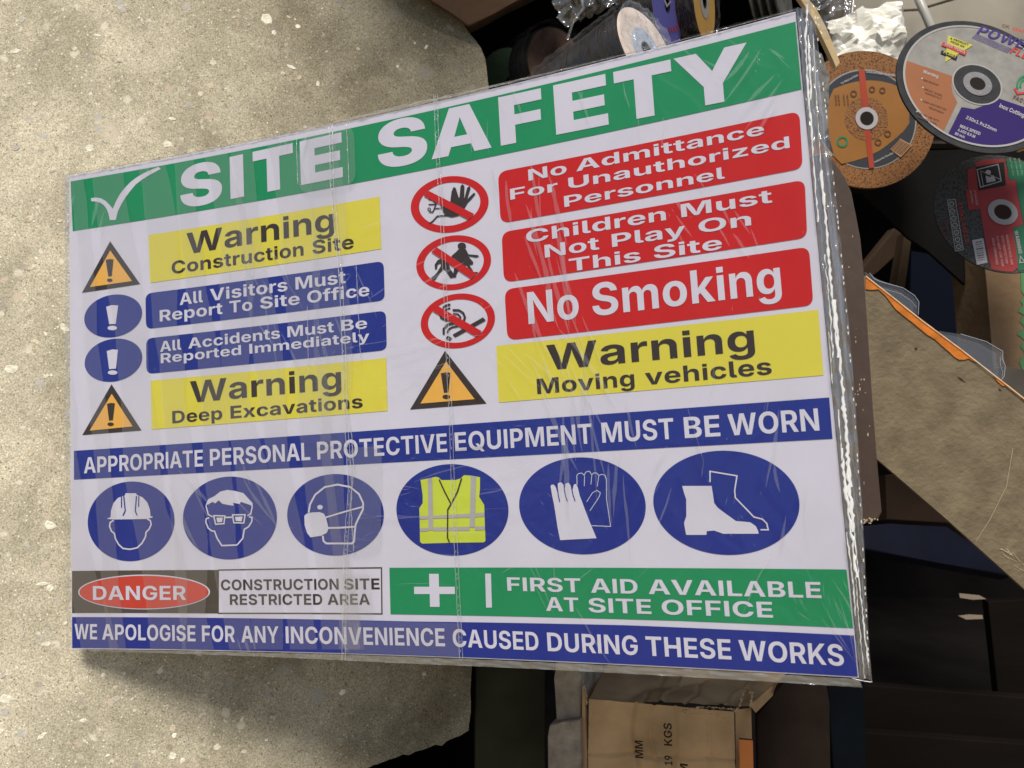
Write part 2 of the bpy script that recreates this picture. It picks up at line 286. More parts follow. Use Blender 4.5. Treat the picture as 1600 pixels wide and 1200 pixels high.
FONT_BOLD = """A=747|24,0 272,728 468,728 723,0 557,0 440,351 397,500 352,676 385,676 328,446 301,351 188,0|179,169 179,286 567,286 567,169
B=662|66,0 66,728 354,728 405,725 449,717 488,704 521,685 547,663 568,637 583,608 592,576 595,541 593,513 587,488 578,466 565,446 549,428 531,413 510,401 464,384 464,377 491,374 517,366 541,354 564,337 583,317 600,293 613,266 621,235 623,201 620,164 610,129 595,98 573,70 545,46 511,26 471,12 425,3 373,0|215,123 344,123 383,125 416,134 439,148 456,167 466,189 470,215 468,234 463,252 455,269 443,284 413,307 393,314 348,320 215,320|215,422 353,423 390,433 405,442 430,466 438,481 444,517 441,542 432,563 416,581 395,595 368,603 335,606 215,606
C=740|384,-10 321,-5 264,10 210,34 163,68 123,110 90,162 65,221 51,289 46,363 51,438 65,506 90,566 124,617 164,660 211,693 265,718 322,732 384,737 424,735 462,729 499,720 534,707 565,690 594,669 620,646 643,619 662,588 678,555 689,518 697,479 546,479 542,498 527,532 517,547 493,572 462,590 445,597 407,604 387,605 351,602 317,592 287,577 261,555 239,527 221,494 208,456 200,412 197,363 200,313 208,270 221,231 239,198 261,171 288,150 317,135 351,125 386,123 426,126 461,138 492,156 505,167 527,196 536,212 542,229 546,249 697,249 691,215 681,183 667,152 649,122 628,94 603,69 575,46 543,27 508,11 469,0 428,-7
D=722|322,0 133,0 133,128 314,128 359,131 398,140 432,153 461,173 485,199 504,230 517,269 525,313 528,364 525,415 517,459 504,498 485,529 461,555 432,574 398,588 359,596 315,599 130,599 130,728 324,728 394,723 457,708 513,684 561,651 602,609 634,559 657,501 671,436 676,364 671,292 657,227 634,169 602,119 561,77 512,43 456,20 392,5|215,728 215,0 66,0 66,728
E=607|66,0 66,728 553,728 553,604 215,604 215,428 527,428 527,307 215,307 215,124 554,124 554,0
F=587|66,0 66,728 544,728 544,604 215,604 215,401 512,401 512,279 215,279 215,0
G=750|388,-10 323,-5 263,10 209,36 162,70 122,113 89,165 65,224 51,290 46,363 51,438 66,505 91,564 124,616 165,659 212,693 266,718 323,732 385,737 425,735 463,729 499,720 533,706 564,689 594,669 620,646 642,620 661,591 676,561 688,528 695,493 543,493 538,510 522,540 500,565 474,584 443,597 425,602 387,605 352,602 318,593 288,577 262,556 239,528 221,495 208,457 200,413 197,364 200,315 208,271 221,233 239,200 261,173 288,151 318,135 352,125 389,123 422,125 453,131 479,142 503,156 522,174 538,196 548,221 555,249 558,279 589,274 399,274 399,388 702,388 702,297 698,236 684,182 662,133 631,90 594,55 550,27 501,7 447,-6
H=747|66,0 66,728 215,728 215,434 532,434 532,728 681,728 681,0 532,0 532,310 215,310 215,0
I=276|63,0 63,728 213,728 213,0
J=584|277,-10 207,-3 147,17 98,49 62,95 40,151 33,219 33,261 182,261 182,216 185,185 193,158 208,137 227,123 250,113 277,110 304,113 327,123 346,137 360,158 368,185 371,217 371,728 519,728 519,219 511,151 490,95 454,50 406,17 347,-3
K=719|176,165 176,300 205,352 250,421 326,519 504,728 687,728 379,372 367,376|66,0 66,728 215,728 215,529 212,343 215,271 215,0|518,0 302,328 396,439 694,0
L=565|66,0 66,728 215,728 215,124 529,124 529,0
M=932|66,0 66,728 294,728 413,394 481,99 452,99 510,356 521,394 637,728 866,728 866,0 716,0 723,641 732,641 661,378 529,0 403,0 263,398 196,641 208,641 214,343 214,0
N=762|66,0 66,728 232,728 474,340 535,224 560,166 572,133 557,133 544,378 544,728 696,728 696,0 530,0 278,407 237,485 187,587 206,587 218,334 218,0
O=771|385,-10 323,-5 266,10 212,34 165,68 124,110 90,162 66,221 51,289 46,363 51,438 66,506 90,566 124,617 165,660 212,693 266,718 323,732 385,737 448,732 505,718 559,693 606,660 646,617 680,566 705,506 720,438 725,363 720,288 705,221 680,162 646,110 606,68 559,34 505,10 448,-5|385,123 421,125 455,135 484,150 510,171 532,199 550,232 563,271 571,314 573,363 571,413 563,457 550,496 532,529 510,556 484,577 455,593 421,602 385,605 350,602 316,593 287,577 261,556 239,528 221,496 208,457 200,413 197,363 200,314 208,271 221,232 239,199 261,172 287,150 316,135 350,125
P=648|66,0 66,728 350,728 402,724 449,713 491,696 526,672 556,644 579,609 596,570 606,528 610,482 606,436 596,394 579,355 555,321 525,292 489,269 447,251 399,241 346,238 164,238 164,358 322,358 351,360 376,365 397,374 416,386 430,400 441,417 450,437 455,458 455,505 450,527 441,546 430,563 416,578 397,589 376,598 351,603 215,604 215,0
Q=777|339,250 467,250 534,164 594,93 716,-61 577,-61 494,43 453,101|385,-10 323,-5 266,10 212,34 165,68 124,110 90,162 66,221 51,289 46,363 51,438 66,506 90,566 124,617 165,660 212,693 266,718 323,732 385,737 448,732 505,718 559,693 606,660 646,617 680,566 705,506 720,438 725,363 720,288 705,221 680,162 646,110 606,68 559,34 505,10 448,-5|385,123 421,125 455,135 484,150 510,171 532,199 550,232 563,271 571,314 573,363 571,413 563,457 550,496 532,529 510,556 484,577 455,593 421,602 385,605 350,602 316,593 287,577 261,556 239,528 221,496 208,457 200,413 197,363 200,314 208,271 221,232 239,199 261,172 287,150 316,135 350,125
R=657|66,0 66,728 350,728 402,724 449,714 491,698 526,676 556,648 579,616 596,578 606,537 610,491 606,445 596,404 579,367 555,335 525,309 489,287 447,272 399,263 346,260 154,260 154,380 322,380 351,382 376,386 397,393 416,402 430,415 441,430 450,448 455,468 455,514 450,535 441,553 430,568 416,581 397,591 376,599 351,603 215,604 215,0|471,0 293,331 455,331 636,0
S=655|333,-11 277,-8 226,1 181,16 141,37 107,63 80,96 60,134 47,177 42,226 187,226 190,203 197,182 208,165 223,149 239,137 259,127 305,117 331,115 356,116 380,120 419,136 434,146 447,159 456,174 461,190 463,208 457,238 437,261 406,279 386,287 258,320 201,338 152,361 113,391 84,426 66,469 61,518 65,560 77,599 96,633 123,664 155,689 194,710 237,725 284,734 334,737 386,734 433,725 475,709 512,689 543,664 569,633 588,599 599,561 604,520 459,520 454,547 441,570 422,588 397,602 368,609 333,612 309,611 288,607 269,601 252,593 238,583 220,558 215,543 215,511 221,496 230,483 256,462 291,447 426,412 481,392 530,365 551,349 569,331 584,311 597,288 606,264 612,236 613,207 610,165 599,126 580,92 555,62 522,37 484,16 439,1 389,-8
T=667|37,604 37,728 631,728 631,604 409,604 409,0 259,0 259,604
U=732|366,-10 309,-6 256,5 208,23 167,48 131,79 103,116 83,158 70,205 66,255 66,728 215,728 215,268 217,240 223,215 234,192 248,172 266,155 287,141 311,130 337,124 366,122 395,124 422,130 446,141 467,155 484,172 499,192 509,215 515,240 517,268 517,728 667,728 667,255 662,205 649,158 629,116 601,79 565,48 523,23 476,5 423,-6
V=747|279,0 24,728 189,728 320,331 394,56 361,56 432,331 558,728 723,728 474,0
W=1038|219,0 24,728 187,728 278,339 323,72 296,72 345,339 441,728 596,728 699,307 741,72 714,72 753,307 766,370 851,728 1014,728 818,0 648,0 551,372 532,459 500,655 537,655 497,417 390,0
X=738|25,0 325,427 325,314 48,728 221,728 338,543 391,437 351,437 428,583 523,728 692,728 420,322 420,430 713,0 537,0 412,189 357,289 381,289 326,189 197,0
Y=731|293,0 293,273 24,728 198,728 345,456 385,353 353,353 382,434 414,501 533,728 707,728 442,273 442,0
Z=664|56,0 56,89 390,557 477,658 488,610 391,604 55,604 55,728 608,728 608,638 299,202 187,69 176,118 380,124 609,124 609,0
a=581|215,-11 182,-9 150,-2 122,8 96,22 75,40 57,62 44,88 36,119 33,153 35,182 41,207 50,229 62,248 78,265 116,290 162,307 212,317 333,333 347,337 358,343 366,350 370,358 372,372 371,386 362,411 354,421 333,436 304,443 268,443 252,441 224,430 212,422 194,403 183,381 49,403 61,434 76,461 96,484 119,505 146,522 177,535 211,545 247,551 287,553 315,552 372,542 398,534 423,523 446,510 467,494 484,475 499,453 509,427 516,399 518,368 518,0 379,0 379,76 375,76 353,44 324,19 287,0 265,-6|256,92 298,98 317,106 333,116 347,128 358,143 366,159 371,177 373,195 373,254 344,243 231,222 204,210 194,203 185,193 179,183 175,171 175,144 185,121 192,112 202,105 227,95
b=630|368,-9 340,-7 315,-2 293,6 257,29 231,58 213,87 207,87 207,0 62,0 62,728 209,728 209,454 213,454 242,499 272,526 292,537 314,546 340,551 369,553 408,549 445,539 480,521 511,497 538,466 561,428 577,383 587,331 590,272 587,214 578,164 561,119 540,80 513,48 481,23 447,5 409,-5|323,108 347,111 369,118 388,129 403,145 417,165 427,188 434,213 439,242 439,303 435,332 427,357 417,380 404,399 388,415 369,426 348,433 323,436 299,433 278,426 259,415 243,400 230,381 219,359 212,333 207,304 207,241 212,212 219,187 230,164 244,145 260,129 278,118 300,110
c=588|307,-11 254,-7 207,5 165,24 127,51 97,84 72,123 54,168 43,217 40,271 43,325 54,374 72,419 97,458 127,491 165,518 207,537 254,549 307,553 368,547 396,540 447,519 469,504 489,487 506,468 521,447 533,423 542,398 549,371 413,346 405,372 393,395 377,413 346,431 322,437 308,438 283,435 262,428 243,417 226,400 213,381 203,358 195,332 190,303 190,240 195,211 203,185 213,162 226,142 243,126 262,114 283,107 308,104 335,107 358,116 378,130 401,160 411,186 414,200 550,175 543,147 534,121 522,97 490,56 470,39 448,24 397,2 368,-5
d=630|262,-9 222,-5 184,5 149,23 118,48 91,80 69,119 53,164 43,214 40,272 43,331 53,383 70,428 92,466 119,497 150,521 185,539 222,549 261,553 291,551 316,546 338,537 357,526 374,513 388,499 409,469 417,454 421,454 421,728 568,728 568,0 424,0 424,87 417,87 399,58 373,29 337,6 315,-2 291,-7|307,108 331,110 352,118 371,129 387,145 400,164 411,187 418,212 423,241 423,304 418,333 411,359 400,381 387,400 371,415 352,426 331,433 307,436 283,433 261,426 243,415 227,399 213,380 203,357 196,332 191,303 191,242 196,213 203,188 214,165 227,145 243,129 262,118 283,111
e=596|309,-11 256,-7 208,4 165,23 128,50 97,82 72,121 54,166 43,215 40,270 43,324 54,373 72,418 96,457 127,490 163,517 205,537 251,549 302,553 337,551 370,545 402,536 432,522 459,505 483,484 505,459 523,431 538,398 549,361 556,321 558,235 100,235 100,327 486,327 418,302 417,330 412,354 405,376 395,396 382,412 367,425 348,435 327,440 303,442 279,440 257,435 239,425 222,412 209,396 198,377 190,356 186,333 186,214 191,188 200,164 212,145 227,128 245,116 265,107 287,102 312,100 344,103 372,113 394,128 411,150 417,164 550,139 539,110 523,84 504,61 480,40 453,22 422,8 388,-2 350,-9
f=398|366,546 366,434 10,434 10,546|106,0 106,588 109,625 116,657 129,685 146,708 167,728 192,743 220,753 250,760 283,762 346,756 388,747 362,636 332,643 313,644 293,642 277,636 266,627 258,616 253,601 252,0
g=632|305,-216 261,-214 222,-208 186,-199 154,-186 127,-170 104,-151 84,-130 70,-107 60,-82 186,-47 198,-67 217,-85 245,-100 262,-105 304,-109 339,-106 368,-98 393,-83 410,-63 421,-37 424,-4 424,97 413,97 406,82 385,54 355,30 336,21 314,14 290,9 262,8 222,11 185,21 150,37 119,59 92,88 70,125 53,167 43,217 40,274 43,332 53,383 70,428 93,466 120,497 151,521 186,539 223,549 262,553 291,551 317,546 339,537 359,526 390,499 412,469 419,454 425,454 425,546 569,546 569,4 565,-42 554,-83 535,-118 510,-148 479,-172 442,-191 400,-205 354,-213|308,119 332,121 353,127 371,138 387,152 401,169 411,191 419,216 425,275 419,334 411,359 401,381 388,400 372,416 353,426 332,433 308,436 283,433 262,426 243,415 227,399 214,380 203,358 196,333 191,305 191,245 196,217 204,192 214,170 227,152 243,138 262,127 283,121
h=623|209,0 62,0 62,728 206,728 206,410 194,410 211,452 233,487 259,515 292,536 329,548 373,553 409,550 441,542 471,528 498,509 520,486 537,458 550,425 558,388 561,347 561,0 414,0 414,322 411,353 402,380 387,401 368,417 344,427 315,430 295,429 260,417 245,407 232,394 222,378 215,360 210,339
i=271|62,0 62,546 209,546 209,0|62,605 62,728 209,728 209,605
j=271|62,546 209,546 209,-28 206,-67 198,-101 185,-129 166,-153 143,-172 114,-186 82,-196 45,-202 -24,-204 -24,-89 18,-87 35,-82 47,-73 56,-61 61,-45|62,605 62,728 209,728 209,605
k=580|195,160 195,336 217,336 396,546 565,546 330,272 295,272|62,0 62,728 209,728 209,0|403,0 239,239 337,343 576,0
l=309|174,0 133,13 102,33 80,61 67,97 62,142 62,728 209,728 210,146 213,133 218,124 226,117 236,113 279,115 302,8 270,0 241,-3
m=913|62,0 62,546 198,546 206,410 195,410 205,442 217,469 232,492 250,512 269,527 290,539 313,547 336,552 360,554 396,550 428,538 455,517 477,487 495,449 508,401 491,401 501,434 514,463 531,488 551,508 572,525 597,538 622,547 648,552 676,554 708,552 738,544 765,532 790,516 811,495 827,469 840,439 848,406 850,368 850,0 704,0 704,340 701,369 692,392 679,409 661,422 640,429 617,432 599,431 569,420 557,411 546,399 538,386 532,371 528,354 527,0 385,0 385,344 383,369 375,391 362,408 344,421 324,429 300,432 284,431 268,427 241,411 221,386 214,369 210,351 209,0
n=623|209,0 62,0 62,546 201,546 203,410 194,410 211,452 233,487 259,515 292,536 329,548 373,553 409,550 441,542 471,528 497,509 519,486 537,458 550,425 558,388 560,347 560,0 414,0 414,322 411,353 402,380 387,401 368,417 344,427 315,430 295,429 260,417 245,407 232,394 222,378 215,360 210,339
o=613|307,-11 254,-7 207,5 165,24 127,51 97,84 72,123 54,168 43,217 40,271 43,325 54,374 72,419 97,458 127,491 165,518 207,537 254,549 307,553 359,549 407,537 449,518 486,491 517,458 541,419 559,374 570,325 574,271 570,217 559,168 541,123 517,84 486,51 449,24 407,5 359,-7|307,104 332,107 353,114 372,126 388,143 401,163 412,186 419,212 425,271 419,331 412,357 401,380 388,400 372,416 353,428 332,435 307,438 282,435 260,428 241,416 226,400 212,380 202,357 195,331 190,302 190,240 202,186 212,163 226,143 241,126 260,114 282,107
p=630|62,-204 62,546 207,546 207,454 213,454 242,499 272,526 292,537 314,546 340,551 369,553 408,549 445,539 480,521 511,497 538,466 561,428 577,383 587,331 590,272 587,214 578,164 561,119 540,80 513,48 481,23 447,5 409,-5 368,-9 340,-7 315,-2 293,6 257,29 231,58 213,87 209,87 209,-204|323,108 347,111 369,118 388,129 403,145 417,165 427,188 434,213 439,242 439,303 435,332 427,357 417,380 404,399 388,415 369,426 348,433 323,436 299,433 278,426 259,415 243,400 230,381 219,359 212,333 207,304 207,241 212,212 219,187 230,164 244,145 260,129 278,118 300,110
q=630|568,-204 421,-204 421,87 417,87 399,58 373,29 337,6 315,-2 291,-7 262,-9 222,-5 184,5 149,23 118,48 91,80 69,119 53,164 43,214 40,272 43,331 53,383 70,428 92,466 119,497 150,521 185,539 222,549 261,553 291,551 316,546 338,537 357,526 374,513 388,499 409,469 417,454 424,454 424,546 568,546|307,108 331,110 352,118 371,129 387,145 400,164 411,187 418,212 423,241 423,304 418,333 411,359 400,381 387,400 371,415 352,426 331,433 307,436 283,433 261,426 243,415 227,399 213,380 203,357 196,332 191,303 191,242 196,213 203,188 214,165 227,145 243,129 262,118 283,111
r=407|62,0 62,546 204,546 204,451 210,451 222,482 239,507 260,527 285,542 312,550 357,553 389,548 389,417 337,425 304,423 284,418 266,411 249,399 235,386 224,370 215,352 210,333 209,0
s=560|279,-11 237,-9 198,-2 163,8 131,22 103,41 80,63 61,88 47,117 38,149 174,173 184,149 196,130 212,116 232,105 256,99 284,97 310,98 332,104 350,112 363,124 372,138 374,153 372,167 366,178 357,188 325,204 209,229 161,242 122,260 91,284 70,312 57,345 52,383 56,417 65,447 81,474 103,497 129,517 161,532 197,543 237,550 282,553 323,551 360,545 394,535 423,521 449,504 470,484 487,461 500,436 509,407 379,384 372,402 361,417 347,430 330,440 309,446 284,448 261,446 241,441 223,433 209,421 202,408 199,392 201,379 206,368 214,357 246,341 269,335 367,316 416,303 455,285 485,263 506,236 520,205 523,168 520,134 510,103 492,74 469,49 440,29 406,12 367,0 325,-8
t=366|333,546 333,434 10,434 10,546|85,676 231,676 232,144 236,131 252,114 265,110 314,112 328,115 349,5 300,-5 254,-8 204,-3 162,10 128,32 104,62 90,101 85,147
u=623|250,-7 214,-4 181,4 151,18 125,37 104,61 86,89 73,122 65,158 62,199 62,546 209,546 209,224 212,193 221,166 235,145 255,128 279,119 308,116 328,117 363,129 390,152 400,168 408,187 414,230 414,546 561,546 561,0 422,0 420,136 428,136 411,94 390,59 363,30 331,10 293,-3
v=600|216,0 15,546 171,546 263,263 292,155 317,43 286,43 329,227 431,546 584,546 383,0
w=850|176,0 15,546 169,546 252,182 269,85 252,85 280,225 358,546 493,546 579,182 597,85 581,85 615,267 679,546 835,546 673,0 524,0 463,210 412,433 438,433 386,210 325,0
x=580|21,0 232,337 231,223 31,546 189,546 254,432 319,296 264,296 315,404 345,460 396,546 552,546 348,222 348,334 560,0 402,0 312,158 259,266 315,266 266,158 176,0
y=602|59,-193 92,-83 146,-93 163,-92 177,-88 189,-82 208,-62 213,-48 220,-1 15,546 171,546 263,263 290,155 314,43 280,43 315,191 337,263 433,546 586,546 343,-92 329,-118 312,-141 293,-161 272,-177 248,-190 220,-200 189,-206 135,-208 84,-201
z=573|59,0 59,89 328,424 328,428 67,428 67,546 505,546 505,449 251,122 251,118 514,118 514,0
0=646|323,-10 265,-5 214,10 169,35 131,68 101,111 76,162 59,221 48,289 45,363 48,438 59,505 77,565 101,616 132,659 170,693 214,718 266,732 323,737 381,732 432,717 477,693 515,659 546,616 570,564 587,505 598,438 601,363 598,289 587,221 570,162 546,111 515,68 477,35 433,10 381,-5|323,114 351,117 375,126 396,142 414,163 428,190 439,225 447,265 452,311 454,363 452,417 447,463 439,503 428,537 414,565 396,586 375,602 351,611 323,614 295,611 271,602 250,586 232,565 218,537 207,503 199,463 194,417 192,363 194,311 199,265 207,225 218,190 232,163 250,142 271,126 295,117
1=646|86,0 86,121 578,121 578,0|427,728 427,0 278,0 278,596 273,596 106,478 106,615 267,728
2=646|69,0 69,107 348,370 383,407 409,442 418,458 425,476 429,494 430,513 428,534 423,553 415,569 391,596 375,605 338,617 295,617 276,612 258,604 242,594 229,581 219,565 211,547 205,504 63,504 66,550 77,591 95,627 120,660 149,687 185,708 226,725 270,734 318,737 367,734 412,725 453,710 488,689 518,664 542,634 560,600 571,563 574,522 573,496 559,442 545,415 526,385 502,354 433,280 276,128 276,123 584,123 584,0
3=646|315,-10 265,-7 218,2 175,17 138,37 105,62 79,92 59,125 46,163 41,204 191,204 194,187 201,170 210,156 223,143 238,133 255,125 294,115 339,115 360,119 379,126 396,136 411,148 431,181 436,201 438,223 436,243 431,262 422,280 410,296 395,310 376,321 354,330 328,335 298,337 219,337 219,437 383,600 383,604 77,604 77,728 564,728 564,619 323,388 323,419 375,422 422,417 465,404 502,385 534,359 560,329 578,293 589,255 593,213 589,170 577,131 557,96 530,65 497,39 458,18 414,2 367,-7
4=646|32,129 32,247 305,728 449,728 182,255 182,250 614,250 614,129|380,0 380,165 385,218 385,454 521,454 521,0
5=646|317,-10 269,-7 224,2 184,18 147,39 117,63 91,94 72,127 60,164 56,204 201,204 203,186 209,169 218,154 229,141 244,129 278,114 296,110 317,108 340,110 362,116 381,125 399,137 414,152 435,191 441,238 439,263 434,286 425,307 413,325 398,341 380,354 360,363 338,369 292,369 251,357 233,348 217,336 205,322 71,346 106,728 546,728 546,604 229,604 210,420 214,420 229,437 249,452 272,464 299,474 327,479 358,481 390,479 420,473 449,463 475,450 500,434 521,414 540,391 556,366 569,338 579,308 584,276 586,242 583,195 571,151 552,112 526,77 495,47 458,22 415,5 368,-6
6=646|325,-10 278,-6 234,3 193,20 156,42 124,70 98,104 78,143 65,187 62,236 64,274 72,312 84,350 126,433 324,728 474,728 246,393 205,393 224,416 253,437 291,453 335,462 359,463 402,460 441,451 477,436 508,415 535,389 556,358 572,322 581,282 584,238 581,190 569,147 551,108 526,74 495,45 459,21 418,4 374,-6|324,107 347,109 368,115 387,124 403,136 417,151 429,169 438,189 443,211 445,234 443,258 438,280 429,300 403,333 387,345 368,354 347,359 324,361 302,359 281,354 262,345 246,333 231,318 219,300 211,280 206,259 204,235 206,211 211,189 219,169 231,151 246,136 262,124 281,115 302,109
7=646|119,0 421,600 421,604 69,604 69,728 577,728 577,603 273,0
8=646|323,-10 271,-7 222,2 178,17 139,37 106,62 79,90 59,123 47,158 43,195 46,225 53,253 64,279 80,303 98,324 120,343 145,358 171,369 200,376 200,380 164,392 132,411 106,438 86,469 74,504 70,542 73,578 84,612 103,643 127,670 157,693 192,712 232,726 276,734 323,737 370,734 413,726 453,712 488,693 519,669 543,642 562,611 572,578 576,542 572,504 560,469 540,438 513,411 482,392 446,380 446,376 474,369 500,358 525,343 547,324 566,303 582,279 593,253 601,225 603,195 599,158 587,123 567,90 540,62 506,37 467,17 423,2 375,-7|347,102 369,106 388,114 405,124 420,137 432,152 440,168 445,187 447,207 445,228 440,247 431,264 419,279 404,292 387,303 367,311 323,317 278,311 259,303 241,292 214,264 206,247 200,228 198,207 200,187 205,168 214,152 226,137 240,125 257,114 277,106 299,102|343,428 361,432 378,439 406,460 424,490 429,507 429,545 424,562 417,577 406,591 394,602 361,618 323,624 302,622 284,618 267,611 252,602 239,591 229,577 222,562 217,545 215,526 217,507 222,490 229,475 239,461 252,449 267,439 303,428
9=646|321,737 368,734 412,724 453,708 490,686 522,658 549,624 568,585 581,541 584,492 582,454 574,416 562,377 544,338 520,295 322,0 172,0 400,334 441,334 422,312 409,301 375,282 334,269 287,265 244,268 205,277 169,292 138,312 112,338 90,369 74,405 65,445 62,490 65,537 77,581 95,620 121,654 151,683 188,706 229,724 273,734|322,620 299,618 279,613 260,604 243,591 229,576 217,559 208,539 203,517 203,470 208,448 217,428 229,410 243,395 260,383 279,374 299,369 322,367 344,369 365,374 384,383 401,395 415,410 427,427 436,447 442,493 436,538 427,559 415,576 401,591 384,604 365,613 344,618
.=269|135,-9 113,-6 92,1 75,15 62,32 53,52 50,75 53,97 62,117 75,134 92,148 113,156 135,159 158,156 178,148 195,134 209,117 217,97 220,75 217,52 209,32 195,15 178,1 158,-6
,=269|28,-193 71,110 217,110 127,-193
-=646|488,358 488,241 157,241 157,358
/=388|375,762 141,-109 14,-109 248,762"""
FONT_HEAVY = """S=678|341,-12 293,-10 249,-4 209,5 173,18 140,34 112,54 88,77 68,104 52,134 41,167 34,203 32,241 214,241 219,212 224,199 240,177 250,167 291,147 343,141 375,143 403,149 435,167 448,182 456,201 456,220 444,244 417,263 355,283 262,301 212,313 168,330 131,351 101,375 77,404 60,436 49,471 46,509 48,542 55,574 66,603 83,629 103,654 127,676 154,694 186,710 220,723 257,732 296,737 338,739 382,737 422,732 458,723 493,710 523,695 550,676 573,653 593,628 608,600 620,569 627,535 631,499 454,499 450,518 444,535 434,550 420,563 404,573 385,581 342,587 300,582 277,573 259,561 246,546 239,528 239,509 245,494 257,480 275,469 315,455 469,422 539,396 575,374 604,348 625,318 633,302 643,266 646,246 644,189 637,155 626,125 610,97 590,72 566,50 538,32 506,16 470,4 430,-5 387,-10
I=319|63,0 63,728 255,728 255,0
T=652|20,564 20,728 632,728 632,564 422,564 422,0 230,0 230,564
E=627|42,0 42,728 597,728 597,564 234,564 234,443 569,443 569,285 234,285 234,163 597,163 597,0
A=753|1,0 248,728 504,728 752,0 537,0 363,606 351,653 403,653 302,297 210,0|179,128 179,276 575,276 575,128
F=600|42,0 42,728 580,728 580,564 234,564 234,425 560,425 560,269 234,269 234,0
Y=722|271,0 271,253 1,728 221,728 381,415 352,415 400,521 502,728 721,728 458,253 458,0"""

FB = loadfont(FONT_BOLD); FH = loadfont(FONT_HEAVY)
# ------------------------------------------------------------------ concrete wall behind the left of the sign
SO = Vector(((108 - 800) / F * 1.0151, (275 - 600) / F * 1.0151, 1.0151))
SX = (0.94214941, -0.0837108, -0.32457201); SY = (0.05716635, 0.99425524, -0.09049043); SN = (-0.33028245, -0.06670091, -0.94152243)
SIGN = Surf(SO, SX, SY, SN, 0.9, 0.02)

